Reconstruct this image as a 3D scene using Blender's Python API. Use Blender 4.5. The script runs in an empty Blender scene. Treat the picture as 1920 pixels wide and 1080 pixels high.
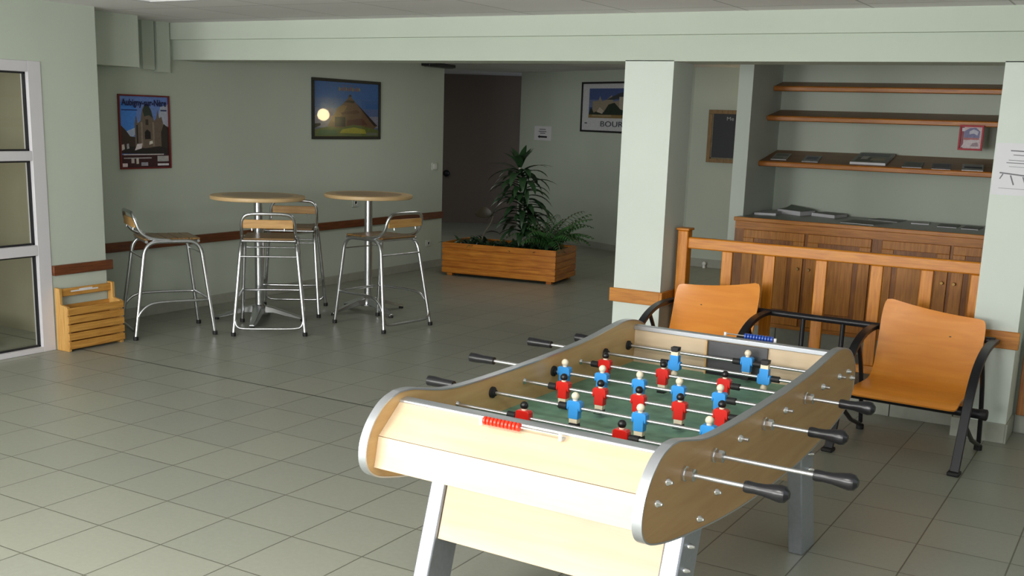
import bpy, bmesh, math, random
from mathutils import Vector, Matrix
random.seed(7)
S = bpy.context.scene
COL = S.collection
PI = math.pi

# ------------------------------------------------------------------ materials
def lin(c):
    return tuple((x/255/12.92 if x/255 <= .04045 else ((x/255+.055)/1.055)**2.4) for x in c)
def new_mat(name):
    m = bpy.data.materials.new(name); m.use_nodes = True
    nt = m.node_tree; b = nt.nodes['Principled BSDF']
    return m, nt, b
def plain(name, rgb, rough=.5, metal=0., noise=0., scale=30., coat=0., spec=None, emit=None):
    m, nt, b = new_mat(name)
    c = lin(rgb)
    b.inputs['Base Color'].default_value = (*c, 1)
    b.inputs['Roughness'].default_value = rough
    b.inputs['Metallic'].default_value = metal
    b.inputs['Coat Weight'].default_value = coat
    b.inputs['Coat Roughness'].default_value = .12
    if spec is not None: b.inputs['Specular IOR Level'].default_value = spec
    if emit:
        b.inputs['Emission Color'].default_value = (*lin(emit[0]), 1)
        b.inputs['Emission Strength'].default_value = emit[1]
    if noise:
        tc = nt.nodes.new('ShaderNodeTexCoord'); n = nt.nodes.new('ShaderNodeTexNoise')
        n.inputs['Scale'].default_value = scale; n.inputs['Detail'].default_value = 5
        nt.links.new(tc.outputs['Object'], n.inputs['Vector'])
        r = nt.nodes.new('ShaderNodeValToRGB')
        r.color_ramp.elements[0].position = .3; r.color_ramp.elements[1].position = .7
        r.color_ramp.elements[0].color = (*[x*(1-noise) for x in c], 1)
        r.color_ramp.elements[1].color = (*[min(1, x*(1+noise)) for x in c], 1)
        nt.links.new(n.outputs['Fac'], r.inputs['Fac']); nt.links.new(r.outputs['Color'], b.inputs['Base Color'])
    return m
def wood(name, rgb, dark, axis='X', rough=.4, scale=6., stretch=14., coat=0., lo=.35, hi=.7):
    m, nt, b = new_mat(name)
    tc = nt.nodes.new('ShaderNodeTexCoord'); mp = nt.nodes.new('ShaderNodeMapping')
    sc = {'X': (1, stretch, stretch), 'Y': (stretch, 1, stretch), 'Z': (stretch, stretch, 1)}[axis]
    mp.inputs['Scale'].default_value = sc
    n = nt.nodes.new('ShaderNodeTexNoise'); n.inputs['Scale'].default_value = scale
    n.inputs['Detail'].default_value = 6; n.inputs['Distortion'].default_value = .6
    r = nt.nodes.new('ShaderNodeValToRGB')
    r.color_ramp.elements[0].position = lo; r.color_ramp.elements[0].color = (*lin(dark), 1)
    r.color_ramp.elements[1].position = hi; r.color_ramp.elements[1].color = (*lin(rgb), 1)
    L = nt.links.new
    L(tc.outputs['Object'], mp.inputs['Vector']); L(mp.outputs['Vector'], n.inputs['Vector'])
    L(n.outputs['Fac'], r.inputs['Fac']); L(r.outputs['Color'], b.inputs['Base Color'])
    b.inputs['Roughness'].default_value = rough; b.inputs['Coat Weight'].default_value = coat
    b.inputs['Coat Roughness'].default_value = .15
    return m
M = {}
def paint(name, rgb):
    m, nt, b = new_mat(name)
    c = lin(rgb)
    tc = nt.nodes.new('ShaderNodeTexCoord')
    n = nt.nodes.new('ShaderNodeTexNoise'); n.inputs['Scale'].default_value = 1.3; n.inputs['Detail'].default_value = 3
    r = nt.nodes.new('ShaderNodeValToRGB')
    r.color_ramp.elements[0].color = (*[x*.94 for x in c], 1); r.color_ramp.elements[1].color = (*[min(1, x*1.06) for x in c], 1)
    n2 = nt.nodes.new('ShaderNodeTexNoise'); n2.inputs['Scale'].default_value = 160; n2.inputs['Detail'].default_value = 3
    bp = nt.nodes.new('ShaderNodeBump'); bp.inputs['Strength'].default_value = .12; bp.inputs['Distance'].default_value = .004
    L = nt.links.new
    L(tc.outputs['Object'], n.inputs['Vector']); L(tc.outputs['Object'], n2.inputs['Vector'])
    L(n.outputs['Fac'], r.inputs['Fac']); L(r.outputs['Color'], b.inputs['Base Color'])
    L(n2.outputs['Fac'], bp.inputs['Height']); L(bp.outputs['Normal'], b.inputs['Normal'])
    b.inputs['Roughness'].default_value = .75
    b.inputs['Specular IOR Level'].default_value = .25
    return m
M['wall'] = paint('pale_green_paint', (196, 205, 193))
M['white_post'] = paint('pale_post_paint', (219, 228, 221))
M['beige'] = paint('beige_paint', (172, 168, 148))
M['taupe'] = paint('taupe_door', (128, 114, 106))
def floor_mat():
    m, nt, b = new_mat('grey_floor_tiles')
    L = nt.links.new
    tc = nt.nodes.new('ShaderNodeTexCoord')
    br = nt.nodes.new('ShaderNodeTexBrick')
    br.offset = 0; br.squash = 1
    br.inputs['Scale'].default_value = 1; br.inputs['Brick Width'].default_value = .36
    br.inputs['Row Height'].default_value = .36; br.inputs['Mortar Size'].default_value = .0034
    br.inputs['Mortar Smooth'].default_value = .3; br.inputs['Bias'].default_value = 0
    br.inputs['Color1'].default_value = (*lin((152, 154, 141)), 1)
    br.inputs['Color2'].default_value = (*lin((145, 148, 137)), 1)
    br.inputs['Mortar'].default_value = (*lin((96, 96, 84)), 1)
    L(tc.outputs['Object'], br.inputs['Vector'])
    n = nt.nodes.new('ShaderNodeTexNoise'); n.inputs['Scale'].default_value = 45; n.inputs['Detail'].default_value = 8
    n.inputs['Roughness'].default_value = .75
    L(tc.outputs['Object'], n.inputs['Vector'])
    mr = nt.nodes.new('ShaderNodeMapRange'); mr.inputs['To Min'].default_value = .84; mr.inputs['To Max'].default_value = 1.16
    L(n.outputs['Fac'], mr.inputs['Value'])
    mx = nt.nodes.new('ShaderNodeMix'); mx.data_type = 'RGBA'; mx.blend_type = 'MULTIPLY'; mx.inputs[0].default_value = 1
    L(br.outputs['Color'], mx.inputs[6]); L(mr.outputs['Result'], mx.inputs[7])
    # dark expansion joint along one row of tiles (y = 2.52 m, only left part)
    sp = nt.nodes.new('ShaderNodeSeparateXYZ'); L(tc.outputs['Object'], sp.inputs['Vector'])
    s1 = nt.nodes.new('ShaderNodeMath'); s1.operation = 'SUBTRACT'; s1.inputs[1].default_value = 2.52; L(sp.outputs['Y'], s1.inputs[0])
    s2 = nt.nodes.new('ShaderNodeMath'); s2.operation = 'ABSOLUTE'; L(s1.outputs[0], s2.inputs[0])
    s3 = nt.nodes.new('ShaderNodeMath'); s3.operation = 'LESS_THAN'; s3.inputs[1].default_value = .006; L(s2.outputs[0], s3.inputs[0])
    s4 = nt.nodes.new('ShaderNodeMath'); s4.operation = 'LESS_THAN'; s4.inputs[1].default_value = .6; L(sp.outputs['X'], s4.inputs[0])
    s5 = nt.nodes.new('ShaderNodeMath'); s5.operation = 'MULTIPLY'; L(s3.outputs[0], s5.inputs[0]); L(s4.outputs[0], s5.inputs[1])
    mj = nt.nodes.new('ShaderNodeMix'); mj.data_type = 'RGBA'; L(s5.outputs[0], mj.inputs[0])
    L(mx.outputs[2], mj.inputs[6]); mj.inputs[7].default_value = (*lin((52, 52, 45)), 1)
    L(mj.outputs[2], b.inputs['Base Color'])
    b.inputs['Roughness'].default_value = .36
    b.inputs['Specular IOR Level'].default_value = .45
    bp = nt.nodes.new('ShaderNodeBump'); bp.inputs['Strength'].default_value = .35; bp.inputs['Distance'].default_value = .003; bp.invert = True
    L(br.outputs['Fac'], bp.inputs['Height']); L(bp.outputs['Normal'], b.inputs['Normal'])
    return m
def ceiling_mat():
    m, nt, b = new_mat('ceiling_panels')
    L = nt.links.new
    tc = nt.nodes.new('ShaderNodeTexCoord'); br = nt.nodes.new('ShaderNodeTexBrick')
    mp = nt.nodes.new('ShaderNodeMapping'); mp.inputs['Location'].default_value = (.11, -.18, 0)
    br.offset = 0
    br.inputs['Scale'].default_value = 1; br.inputs['Brick Width'].default_value = .72; br.inputs['Row Height'].default_value = .72
    br.inputs['Mortar Size'].default_value = .006; br.inputs['Mortar Smooth'].default_value = .2
    br.inputs['Color1'].default_value = (*lin((236, 233, 236)), 1); br.inputs['Color2'].default_value = (*lin((230, 227, 230)), 1)
    br.inputs['Mortar'].default_value = (*lin((180, 178, 180)), 1)
    L(tc.outputs['Object'], mp.inputs['Vector']); L(mp.outputs['Vector'], br.inputs['Vector'])
    L(br.outputs['Color'], b.inputs['Base Color'])
    n = nt.nodes.new('ShaderNodeTexNoise'); n.inputs['Scale'].default_value = 120
    L(tc.outputs['Object'], n.inputs['Vector'])
    bp = nt.nodes.new('ShaderNodeBump'); bp.inputs['Strength'].default_value = .25; bp.inputs['Distance'].default_value = .004
    L(n.outputs['Fac'], bp.inputs['Height']); L(bp.outputs['Normal'], b.inputs['Normal'])
    b.inputs['Roughness'].default_value = .9
    return m
M['floor'] = floor_mat(); M['ceiling'] = ceiling_mat()
M['skirting'] = plain('grey_skirting_tile', (166, 168, 158), .4, noise=.06, scale=25)
M['pvc'] = plain('white_frame', (216, 214, 220), .35)
M['gasket'] = plain('black_gasket', (30, 30, 34), .5)
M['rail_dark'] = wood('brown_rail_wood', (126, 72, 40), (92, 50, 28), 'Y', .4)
M['rail_lit'] = wood('orange_rail_wood', (210, 142, 52), (180, 110, 36), 'X', .4)  # orange wood of the pillar rails
M['rail_lit_v'] = wood('brown_upright_board', (176, 112, 48), (140, 82, 30), 'Z', .4)  # brown wood of the timber screen
M['railing'] = wood('varnished_pine', (222, 146, 42), (194, 114, 24), 'X', .32)
M['railing_v'] = wood('varnished_pine_upright', (222, 146, 42), (194, 114, 24), 'Z', .32)
M['oak'] = wood('cabinet_oak', (226, 152, 58), (190, 116, 36), 'Z', .4, 5, 16)
M['oak_h'] = wood('cabinet_oak_horizontal', (222, 148, 56), (186, 112, 36), 'X', .4, 5, 16)
M['oak_dark'] = wood('cabinet_oak_moulding', (180, 112, 42), (140, 82, 26), 'Z', .4)
M['shelf'] = wood('shelf_wood', (158, 112, 62), (118, 78, 40), 'X', .45)
M['shelf_edge'] = wood('shelf_edge_wood', (204, 130, 42), (168, 96, 28), 'X', .4)
M['slab'] = plain('grey_counter', (128, 132, 126), .35, noise=.12, scale=40)
M['planter'] = wood('planter_pine', (222, 146, 48), (180, 102, 26), 'X', .35, 4, 12)
M['planter_y'] = wood('planter_pine_side', (222, 146, 48), (180, 102, 26), 'Y', .35, 4, 12)
M['soil'] = plain('dark_soil', (56, 52, 48), .95, noise=.4, scale=30)
M['crate'] = wood('crate_pine', (214, 160, 80), (186, 130, 58), 'Y', .45)
M['crate_z'] = wood('crate_pine_end', (220, 176, 104), (196, 146, 76), 'Z', .45)
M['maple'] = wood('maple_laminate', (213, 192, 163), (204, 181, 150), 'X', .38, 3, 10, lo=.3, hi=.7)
M['maple_side'] = wood('maple_laminate_side', (212, 176, 122), (200, 160, 106), 'Y', .3, 3, 10)  # browner maple: dimmer light on the left panel is put into its colour
M['maple_panel'] = wood('maple_outer_panel', (186, 150, 102), (174, 136, 90), 'Y', .42, 3, 10)  # darkened maple: shade on the right outer panel is put into its colour
M['alu'] = plain('anodised_trim', (196, 200, 206), .32, .75)
M['alu_leg'] = plain('brushed_leg', (176, 180, 190), .36, .7, noise=.05, scale=60)
M['chrome'] = plain('polished_steel', (222, 222, 224), .14, 1.)
M['stool_alu'] = plain('polished_aluminium', (212, 214, 218), .26, 1.)
M['rod'] = plain('steel_rod', (200, 200, 202), .32, .95)
M['black'] = plain('black_plastic', (26, 26, 30), .28)
M['rubber'] = plain('black_rubber', (24, 24, 26), .6)
M['felt'] = plain('green_playfield', (112, 154, 130), .6, noise=.18, scale=18)
M['goal'] = plain('grey_goal', (78, 78, 82), .5, noise=.1)
M['red'] = plain('red_paint', (214, 34, 26), .3, coat=.3)
M['blue'] = plain('blue_paint', (62, 158, 236), .3, coat=.3)
M['cream'] = plain('cream_paint', (240, 226, 200), .35)
M['hair'] = plain('black_paint', (22, 20, 22), .35)
M['bead_red'] = plain('red_bead', (236, 52, 26), .3, coat=.3)
M['bead_blue'] = plain('blue_bead', (44, 84, 176), .3, coat=.3)
M['white'] = plain('white_plastic', (236, 236, 234), .35)
M['paper'] = plain('white_paper', (228, 228, 234), .7)
M['ply'] = wood('orange_plywood', (238, 154, 58), (226, 138, 44), 'X', .3, 3, 8, coat=.35, lo=.3, hi=.7)
M['frame_black'] = plain('black_painted_steel', (34, 34, 40), .35, .2)
M['table_top'] = wood('beech_tabletop', (186, 150, 100), (160, 122, 76), 'X', .3, 3, 8)
M['table_rim'] = plain('beech_rim', (216, 184, 136), .4)
M['seat_slat'] = wood('stool_seat_wood', (150, 116, 70), (112, 82, 46), 'X', .35, 4, 10)
M['seat_back'] = wood('stool_back_wood', (214, 170, 106), (190, 142, 80), 'X', .4, 4, 10)
M['leaf'] = plain('dark_leaf', (44, 74, 44), .35, noise=.35, scale=12)
M['fern'] = plain('fern_leaf', (58, 104, 52), .5, noise=.3, scale=14)
M['bronze_leaf'] = plain('bronze_leaf', (58, 52, 38), .45, noise=.3, scale=14)
M['stem'] = plain('grey_stem', (120, 116, 98), .7, noise=.2)
M['pale_stake'] = plain('pale_trunk', (176, 172, 160), .7, noise=.2, scale=40)
M['switch'] = plain('white_switch', (196, 204, 194), .4)
M['ink'] = plain('grey_ink', (120, 120, 126), .7)
M['ink_dark'] = plain('black_ink', (24, 26, 30), .7)
M['frame_dark'] = plain('black_poster_frame', (24, 26, 26), .4)
M['frame_red'] = plain('dark_red_frame', (120, 36, 36), .4)
M['frame_oak'] = wood('board_frame_wood', (150, 120, 76), (120, 92, 56), 'Z', .5)
M['board'] = plain('dark_slate_board', (34, 36, 46), .5)
M['chalk'] = plain('chalk', (170, 174, 176), .9)
M['diffuser'] = plain('ceiling_light_diffuser', (236, 240, 236), .5, emit=((235, 240, 235), .25))
M['globe'] = plain('lit_globe', (255, 235, 200), .4, emit=((255, 226, 170), 22.))
M['brass'] = plain('brass_mount', (150, 120, 70), .35, .8)
M['grey_box'] = plain('grey_box_paint', (96, 98, 92), .6)
def glass():
    m, nt, b = new_mat('clear_glass')
    nt.nodes.remove(b)
    o = nt.nodes['Material Output']
    t = nt.nodes.new('ShaderNodeBsdfTransparent'); t.inputs['Color'].default_value = (.95, .96, .94, 1)
    g = nt.nodes.new('ShaderNodeBsdfGlossy'); g.inputs['Roughness'].default_value = .02
    f = nt.nodes.new('ShaderNodeFresnel'); f.inputs['IOR'].default_value = 1.5
    x = nt.nodes.new('ShaderNodeMixShader'); ge = nt.nodes.new('ShaderNodeNewGeometry')
    iv = nt.nodes.new('ShaderNodeMath'); iv.operation = 'SUBTRACT'; iv.inputs[0].default_value = 1; nt.links.new(ge.outputs['Backfacing'], iv.inputs[1])
    mu = nt.nodes.new('ShaderNodeMath'); mu.operation = 'MULTIPLY'; nt.links.new(f.outputs[0], mu.inputs[0]); nt.links.new(iv.outputs[0], mu.inputs[1])
    nt.links.new(mu.outputs[0], x.inputs[0]); nt.links.new(t.outputs[0], x.inputs[1]); nt.links.new(g.outputs[0], x.inputs[2])
    nt.links.new(x.outputs[0], o.inputs['Surface'])
    return m
M['glass'] = glass()
_pc = {}
def pm(rgb, rough=.6):           # printed ink colours for posters and covers
    k = (tuple(rgb), rough)
    if k not in _pc: _pc[k] = plain('print_%d_%d_%d' % tuple(rgb), rgb, rough, noise=.12, scale=60)
    return _pc[k]

# ------------------------------------------------------------------ mesh builder
class MB:
    def __init__(s): s.v = []; s.f = []; s.m = []; s.mats = []
    def mi(s, m):
        if m is None: return 0
        if m not in s.mats: s.mats.append(m)
        return s.mats.index(m)
    def add(s, vs, fs, m=None):
        o = len(s.v); s.v += [tuple(v) for v in vs]
        for f in fs: s.f.append([i+o for i in f]); s.m.append(s.mi(m))
        return s
    def hexa(s, p, m=None):      # 8 corners: bottom 4 ccw then top 4
        return s.add(p, [(3, 2, 1, 0), (4, 5, 6, 7), (0, 1, 5, 4), (1, 2, 6, 5), (2, 3, 7, 6), (3, 0, 4, 7)], m)
    def box(s, x0, x1, y0, y1, z0, z1, m=None):
        return s.hexa([(x0, y0, z0), (x1, y0, z0), (x1, y1, z0), (x0, y1, z0), (x0, y0, z1), (x1, y0, z1), (x1, y1, z1), (x0, y1, z1)], m)
    def prism(s, pts, a, b, axis='x', m=None):
        # pts: 2-D outline; axis x -> (y,z); y -> (x,z); z -> (x,y)
        def P(p, t):
            return {'x': (t, p[0], p[1]), 'y': (p[0], t, p[1]), 'z': (p[0], p[1], t)}[axis]
        n = len(pts)
        vs = [P(p, a) for p in pts]+[P(p, b) for p in pts]
        fs = [list(range(n)), list(range(2*n-1, n-1, -1))]+[(i, i+n, (i+1) % n+n, (i+1) % n) for i in range(n)]
        return s.add(vs, fs, m)
    def tube(s, pts, r, m=None, n=10, closed=False, flat=None):
        # flat=(w,h,up): rectangular section
        pts = [Vector(p) for p in pts]; N = len(pts); rings = []
        prev = None
        for i, p in enumerate(pts):
            if closed: d = pts[(i+1) % N]-pts[i-1]
            else: d = pts[min(i+1, N-1)]-pts[max(i-1, 0)]
            d = d.normalized() if d.length > 1e-9 else Vector((0, 0, 1))
            if flat:
                up = Vector(flat[2]); side = d.cross(up).normalized(); up2 = side.cross(d).normalized()
                w, h = flat[0]/2, flat[1]/2
                ring = [p+side*a*w+up2*b*h for a, b in ((-1, -1), (1, -1), (1, 1), (-1, 1))]
            else:
                if prev is None:
                    ref = Vector((0, 0, 1)) if abs(d.z) < .9 else Vector((1, 0, 0))
                    u = d.cross(ref).normalized()
                else:
                    u = prev-d*prev.dot(d)
                    u = u.normalized() if u.length > 1e-6 else d.orthogonal().normalized()
                prev = u; w = d.cross(u)
                rr = r[i] if isinstance(r, (list, tuple)) else r
                ring = [p+u*rr*math.cos(2*PI*k/n)+w*rr*math.sin(2*PI*k/n) for k in range(n)]
            rings.append(ring)
        K = len(rings[0]); vs = [v for q in rings for v in q]; fs = []
        for i in range(N if closed else N-1):
            a, b = i*K, ((i+1) % N)*K
            for k in range(K): fs.append((a+k, a+(k+1) % K, b+(k+1) % K, b+k))
        if not closed:
            fs.append(tuple(range(K-1, -1, -1))); fs.append(tuple((N-1)*K+k for k in range(K)))
        return s.add(vs, fs, m)
    def lathe(s, prof, o=(0, 0, 0), axis='z', m=None, n=24):
        # prof: (radius, height) list
        vs = []; fs = []
        for r, h in prof:
            for k in range(n):
                a = 2*PI*k/n; c, d = max(r, 1e-4)*math.cos(a), max(r, 1e-4)*math.sin(a)
                q = {'z': (c, d, h), 'x': (h, c, d), 'y': (d, h, c)}[axis]
                vs.append((q[0]+o[0], q[1]+o[1], q[2]+o[2]))
        for i in range(len(prof)-1):
            for k in range(n):
                fs.append((i*n+k, i*n+(k+1) % n, (i+1)*n+(k+1) % n, (i+1)*n+k))
        fs.append(tuple(range(n-1, -1, -1))); fs.append(tuple((len(prof)-1)*n+k for k in range(n)))
        return s.add(vs, fs, m)
    def ball(s, o, r, m=None, n=14, sq=(1, 1, 1)):
        h = n//2; vs = []; fs = []
        for i in range(h+1):
            t = PI*i/h
            for k in range(n):
                a = 2*PI*k/n; q = max(math.sin(t), 1e-3)
                vs.append((o[0]+r*sq[0]*q*math.cos(a), o[1]+r*sq[1]*q*math.sin(a), o[2]+r*sq[2]*math.cos(t)))
        for i in range(h):
            for k in range(n): fs.append((i*n+k, (i+1)*n+k, (i+1)*n+(k+1) % n, i*n+(k+1) % n))
        return s.add(vs, fs, m)
    def xf(s, mat):
        s.v = [tuple(mat @ Vector(v)) for v in s.v]; return s
    def build(s, name, mat=None, parent=None, loc=None, bevel=0., smooth=True, rot=0.):
        me = bpy.data.meshes.new(name); me.from_pydata(s.v, [], s.f)
        mats = s.mats if s.mats else [mat]
        for m in mats: me.materials.append(m)
        if s.mats:
            for p, i in zip(me.polygons, s.m): p.material_index = i
        bm = bmesh.new(); bm.from_mesh(me); bmesh.ops.recalc_face_normals(bm, faces=bm.faces); bm.to_mesh(me); bm.free()
        if smooth:
            me.polygons.foreach_set('use_smooth', [True]*len(me.polygons))
            me.set_sharp_from_angle(angle=math.radians(38))
        o = bpy.data.objects.new(name, me); COL.objects.link(o)
        if parent: o.parent = parent
        if loc: o.location = loc
        if rot: o.rotation_euler.z = rot
        if bevel:
            b = o.modifiers.new('bevel', 'BEVEL'); b.width = bevel; b.segments = 2; b.limit_method = 'ANGLE'; b.angle_limit = math.radians(40)
        return o
def tag(o, label=None, cat=None, group=None, kind=None):
    if label: o['label'] = label
    if cat: o['category'] = cat
    if group: o['group'] = group
    if kind: o['kind'] = kind
    return o
def empty(name, loc, label, cat, rot=0., group=None):
    o = bpy.data.objects.new(name, None); COL.objects.link(o); o.location = loc; o.rotation_euler.z = rot
    o.empty_display_size = .1
    return tag(o, label, cat, group)
def struct(o): o['kind'] = 'structure'; return o
def dup(root, loc, rot, label):
    r = root.copy(); COL.objects.link(r); r.location = loc; r.rotation_euler.z = rot; r['label'] = label
    for ch in list(root.children):
        c = ch.copy(); COL.objects.link(c); c.parent = r
        for g in list(ch.children):
            d = g.copy(); COL.objects.link(d); d.parent = c
    return r
def arc(c, r, a0, a1, n, plane='yz', fixed=0):
    out = []
    for i in range(n+1):
        a = math.radians(a0+(a1-a0)*i/n); p, q = c[0]+r*math.cos(a), c[1]+r*math.sin(a)
        out.append({'yz': (fixed, p, q), 'xz': (p, fixed, q), 'xy': (p, q, fixed)}[plane])
    return out
def smooth_path(pts, it=2):
    pts = [Vector(p) for p in pts]
    for _ in range(it):
        q = [pts[0]]
        for a, b in zip(pts[:-1], pts[1:]):
            q += [a*.75+b*.25, a*.25+b*.75]
        q.append(pts[-1]); pts = q
    return pts
def text_mesh(txt, size, mat, name, parent, matrix, width=None, bold=0.):
    cu = bpy.data.curves.new('t', 'FONT'); cu.body = txt; cu.size = size; cu.align_x = 'CENTER'; cu.align_y = 'CENTER'
    cu.offset = bold; cu.resolution_u = 3
    ob = bpy.data.objects.new('t', cu); COL.objects.link(ob)
    dg = bpy.context.evaluated_depsgraph_get()
    me = bpy.data.meshes.new_from_object(ob.evaluated_get(dg)); me.name = name
    bpy.data.objects.remove(ob); bpy.data.curves.remove(cu)
    xs = [v.co.x for v in me.vertices]; w = max(xs)-min(xs)
    sx = width/w if width else 1.
    me.transform(matrix @ Matrix.Diagonal((sx, 1, 1, 1)))
    me.materials.clear(); me.materials.append(mat)
    o = bpy.data.objects.new(name, me); COL.objects.link(o)
    if parent: o.parent = parent
    return o

# ------------------------------------------------------------------ room shell
CZ = 2.35
struct(MB().box(-7.2, 6.6, -4.6, 14, -.1, 0).build('floor', M['floor']))
# ceiling with a recess cut for the light panel
LX0, LX1, LY0, LY1 = -1.49, -.77, 1.96, 2.68
c = MB()
for x0, x1, y0, y1 in ((-7.2, LX0, -4.6, 14), (LX1, 6.6, -4.6, 14), (LX0, LX1, -4.6, LY0), (LX0, LX1, LY1, 14)):
    c.box(x0, x1, y0, y1, CZ, CZ+.12)
struct(c.build('ceiling', M['ceiling']))
cl = empty('ceiling_light', ((LX0+LX1)/2, (LY0+LY1)/2, CZ), 'square white recessed ceiling light panel above the left side of the room', 'ceiling light')
w = (LX1-LX0)/2
fr = MB()
for a in (0, 1, 2, 3):
    q = MB().box(-w, w, -w, -w+.025, -.006, .05); q.xf(Matrix.Rotation(a*PI/2, 4, 'Z')); fr.add(q.v, q.f)
fr.build('light_frame', M['pvc'], cl)
MB().box(-w+.025, w-.025, -w+.025, w-.025, .0, .02).build('diffuser', M['diffuser'], cl)

XL = -2.8      # far left wall plane
XW = -2.25     # glazed wall plane
# glazed wall with opening y .95..2.40, z 0..1.955
gw = MB()
gw.box(XW-.14, XW, -4.6, .95, 0, CZ); gw.box(XW-.14, XW, .95, 2.402, 1.957, CZ); gw.box(XW-.14, XW, 2.402, 2.86, 0, CZ)
gw.box(XL, XW-.14, 2.74, 2.86, 0, CZ)
struct(gw.build('wall_left', M['wall']))
struct(MB().box(XL-.16, XL, 2.74, 7.97, 0, CZ).build('wall_left_rear', M['wall']))
struct(MB().box(-3.4, -3.3, -4.6, 2.74, 0, CZ).box(-3.3, XW-.14, -.6, -.5, 0, CZ).box(-3.3, XW-.14, 2.70, 2.74, 0, CZ).build('wall_behind_glazing', M['beige']))
# glazing
win = struct(MB().box(XW-.075, XW+.006, .95, 1.0, 0, 1.957).box(XW-.075, XW+.006, 2.302, 2.402, 0, 1.957)
             .box(XW-.075, XW+.006, 1.0, 2.302, 1.885, 1.957).box(XW-.075, XW+.006, 1.0, 2.302, 1.308, 1.372)
             .box(XW-.075, XW+.006, 1.0, 2.302, .672, .742).box(XW-.075, XW+.006, 1.0, 2.302, 0, .036).build('window_1', M['pvc'], bevel=.003))
for z0, z1 in ((1.372, 1.885), (.742, 1.308), (.036, .672)):
    g = MB(); t = .012
    g.box(XW-.044, XW-.022, 1.0, 1.0+t, z0, z1); g.box(XW-.044, XW-.022, 2.302-t, 2.302, z0, z1)
    g.box(XW-.044, XW-.022, 1.0, 2.302, z0, z0+t); g.box(XW-.044, XW-.022, 1.0, 2.302, z1-t, z1)
    g.build('gasket', M['gasket'], win)
    MB().box(XW-.046, XW-.04, 1.0+t, 2.302-t, z0+t, z1-t).build('pane', M['glass'], win)
tag(MB().box(-.16, .16, -.18, .18, 0, .17).build('storage_box', M['grey_box'], loc=(-2.8, 2.05, 0), bevel=.01),
    'low grey box on the floor behind the white framed glass', 'box')
# boxed duct and pipe casings
struct(MB().box(XL, -2.5, 2.86, 3.45, 1.975, CZ).build('trim_1', M['wall']))
struct(MB().box(XL, XL+.03, 3.72, 3.84, 1.975, CZ).box(XL, XL+.045, 3.855, 3.985, 1.96, CZ).build('trim_2', M['wall']))
# beam in two steps + pillars
struct(MB().box(XL, 6.6, 4.05, 4.37, 2.065, 2.22).box(XL, 6.6, 4.0, 4.37, 2.22, CZ).build('wall_beam', M['wall']))
PX0, PX1 = 1.252, 1.582
struct(MB().box(PX0, PX1, 4.05, 4.37, 0, 2.07).build('wall_pillar', M['white_post']))
struct(MB().box(3.47, 3.70, 4.05, 4.37, 0, 2.07).build('wall_pillar_right', M['white_post']))
struct(MB().box(3.70, 6.6, 4.36, 4.5, 0, 2.07).build('wall_front_right', M['wall']))
# niche walls
struct(MB().box(1.278, 1.395, 6.1, 7.0, 0, CZ).build('wall_niche_left', M['white_post']))
struct(MB().box(1.395, 4.6, 6.85, 7.0, 0, CZ).build('wall_niche_back', M['wall']))
struct(MB().box(4.4, 4.6, 4.5, 6.85, 0, CZ).build('wall_niche_right', M['wall']))
# far walls of the hall
struct(MB().box(-.7, 4.6, 10.15, 10.3, 0, CZ).build('wall_far', M['wall']))
dv = Vector((-.891, .454, 0)); dn = Vector((.454, .891, 0))
D0 = Vector((-.7, 10.15, 0)); D1 = D0+dv*3.81
struct(MB().prism([tuple(D0)[:2], tuple(D0+dn*.15)[:2], tuple(D1+dn*.15)[:2], tuple(D1)[:2]], 0, CZ, 'z').build('wall_diagonal', M['wall']))
struct(MB().box(4.4, 4.6, 7.0, 10.3, 0, CZ).build('wall_hall_right', M['wall']))
struct(MB().box(-7.2, XL-.16, 7.8, 7.97, 0, CZ).box(-7.2, -7.05, 7.97, 14, 0, CZ).box(-7.2, -3.3, 13.85, 14, 0, CZ).build('wall_corridor', M['wall']))
# brown door at the end of the corridor
E0 = Vector((-6.9, 11.87, 0)); ed = Vector((.875, .485, 0)).normalized(); en = Vector((-ed.y, ed.x, 0))
def epts(a, b, t0, t1): return [tuple(E0+ed*a+en*t0)[:2], tuple(E0+ed*b+en*t0)[:2], tuple(E0+ed*b+en*t1)[:2], tuple(E0+ed*a+en*t1)[:2]]
door = struct(MB().prism(epts(0, 3.6, 0, .06), .0, CZ, 'z').build('door_1', M['taupe']))
hp = E0+ed*1.262
MB().ball((0, 0, 0), .055, n=16).build('door_handle', M['black'], door, loc=(hp.x-en.x*.05, hp.y-en.y*.05, .79))
# rear wall with three big windows (behind the camera) and the right wall
rw = MB(); WX = [(-1.9, -.2), (.2, 1.9), (2.3, 3.6)]; WZ = (.75, 2.2)
rw.box(XW, 6.6, -4.6, -4.45, 0, WZ[0]); rw.box(XW, 6.6, -4.6, -4.45, WZ[1], CZ)
xs = [XW]+[x for p in WX for x in p]+[6.6]
for i in range(0, len(xs), 2): rw.box(xs[i], xs[i+1], -4.6, -4.45, WZ[0], WZ[1])
struct(rw.build('wall_rear', M['wall']))
for i, (a, b) in enumerate(WX):
    f = MB(); t = .06
    f.box(a, a+t, -4.58, -4.5, *WZ); f.box(b-t, b, -4.58, -4.5, *WZ); f.box(a, b, -4.58, -4.5, WZ[0], WZ[0]+t); f.box(a, b, -4.58, -4.5, WZ[1]-t, WZ[1])
    f.box((a+b)/2-.04, (a+b)/2+.04, -4.58, -4.5, *WZ)
    struct(f.build('window_%d' % (i+2), M['pvc']))
struct(MB().box(6.45, 6.6, -4.6, -2.6, 0, CZ).box(6.45, 6.6, 1.4, 4.5, 0, CZ).box(6.45, 6.6, -2.6, 1.4, 0, .75).box(6.45, 6.6, -2.6, 1.4, 2.2, CZ).build('wall_right', M['wall']))
f = MB()  # unseen right wall window, added as a source of fill light
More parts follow.
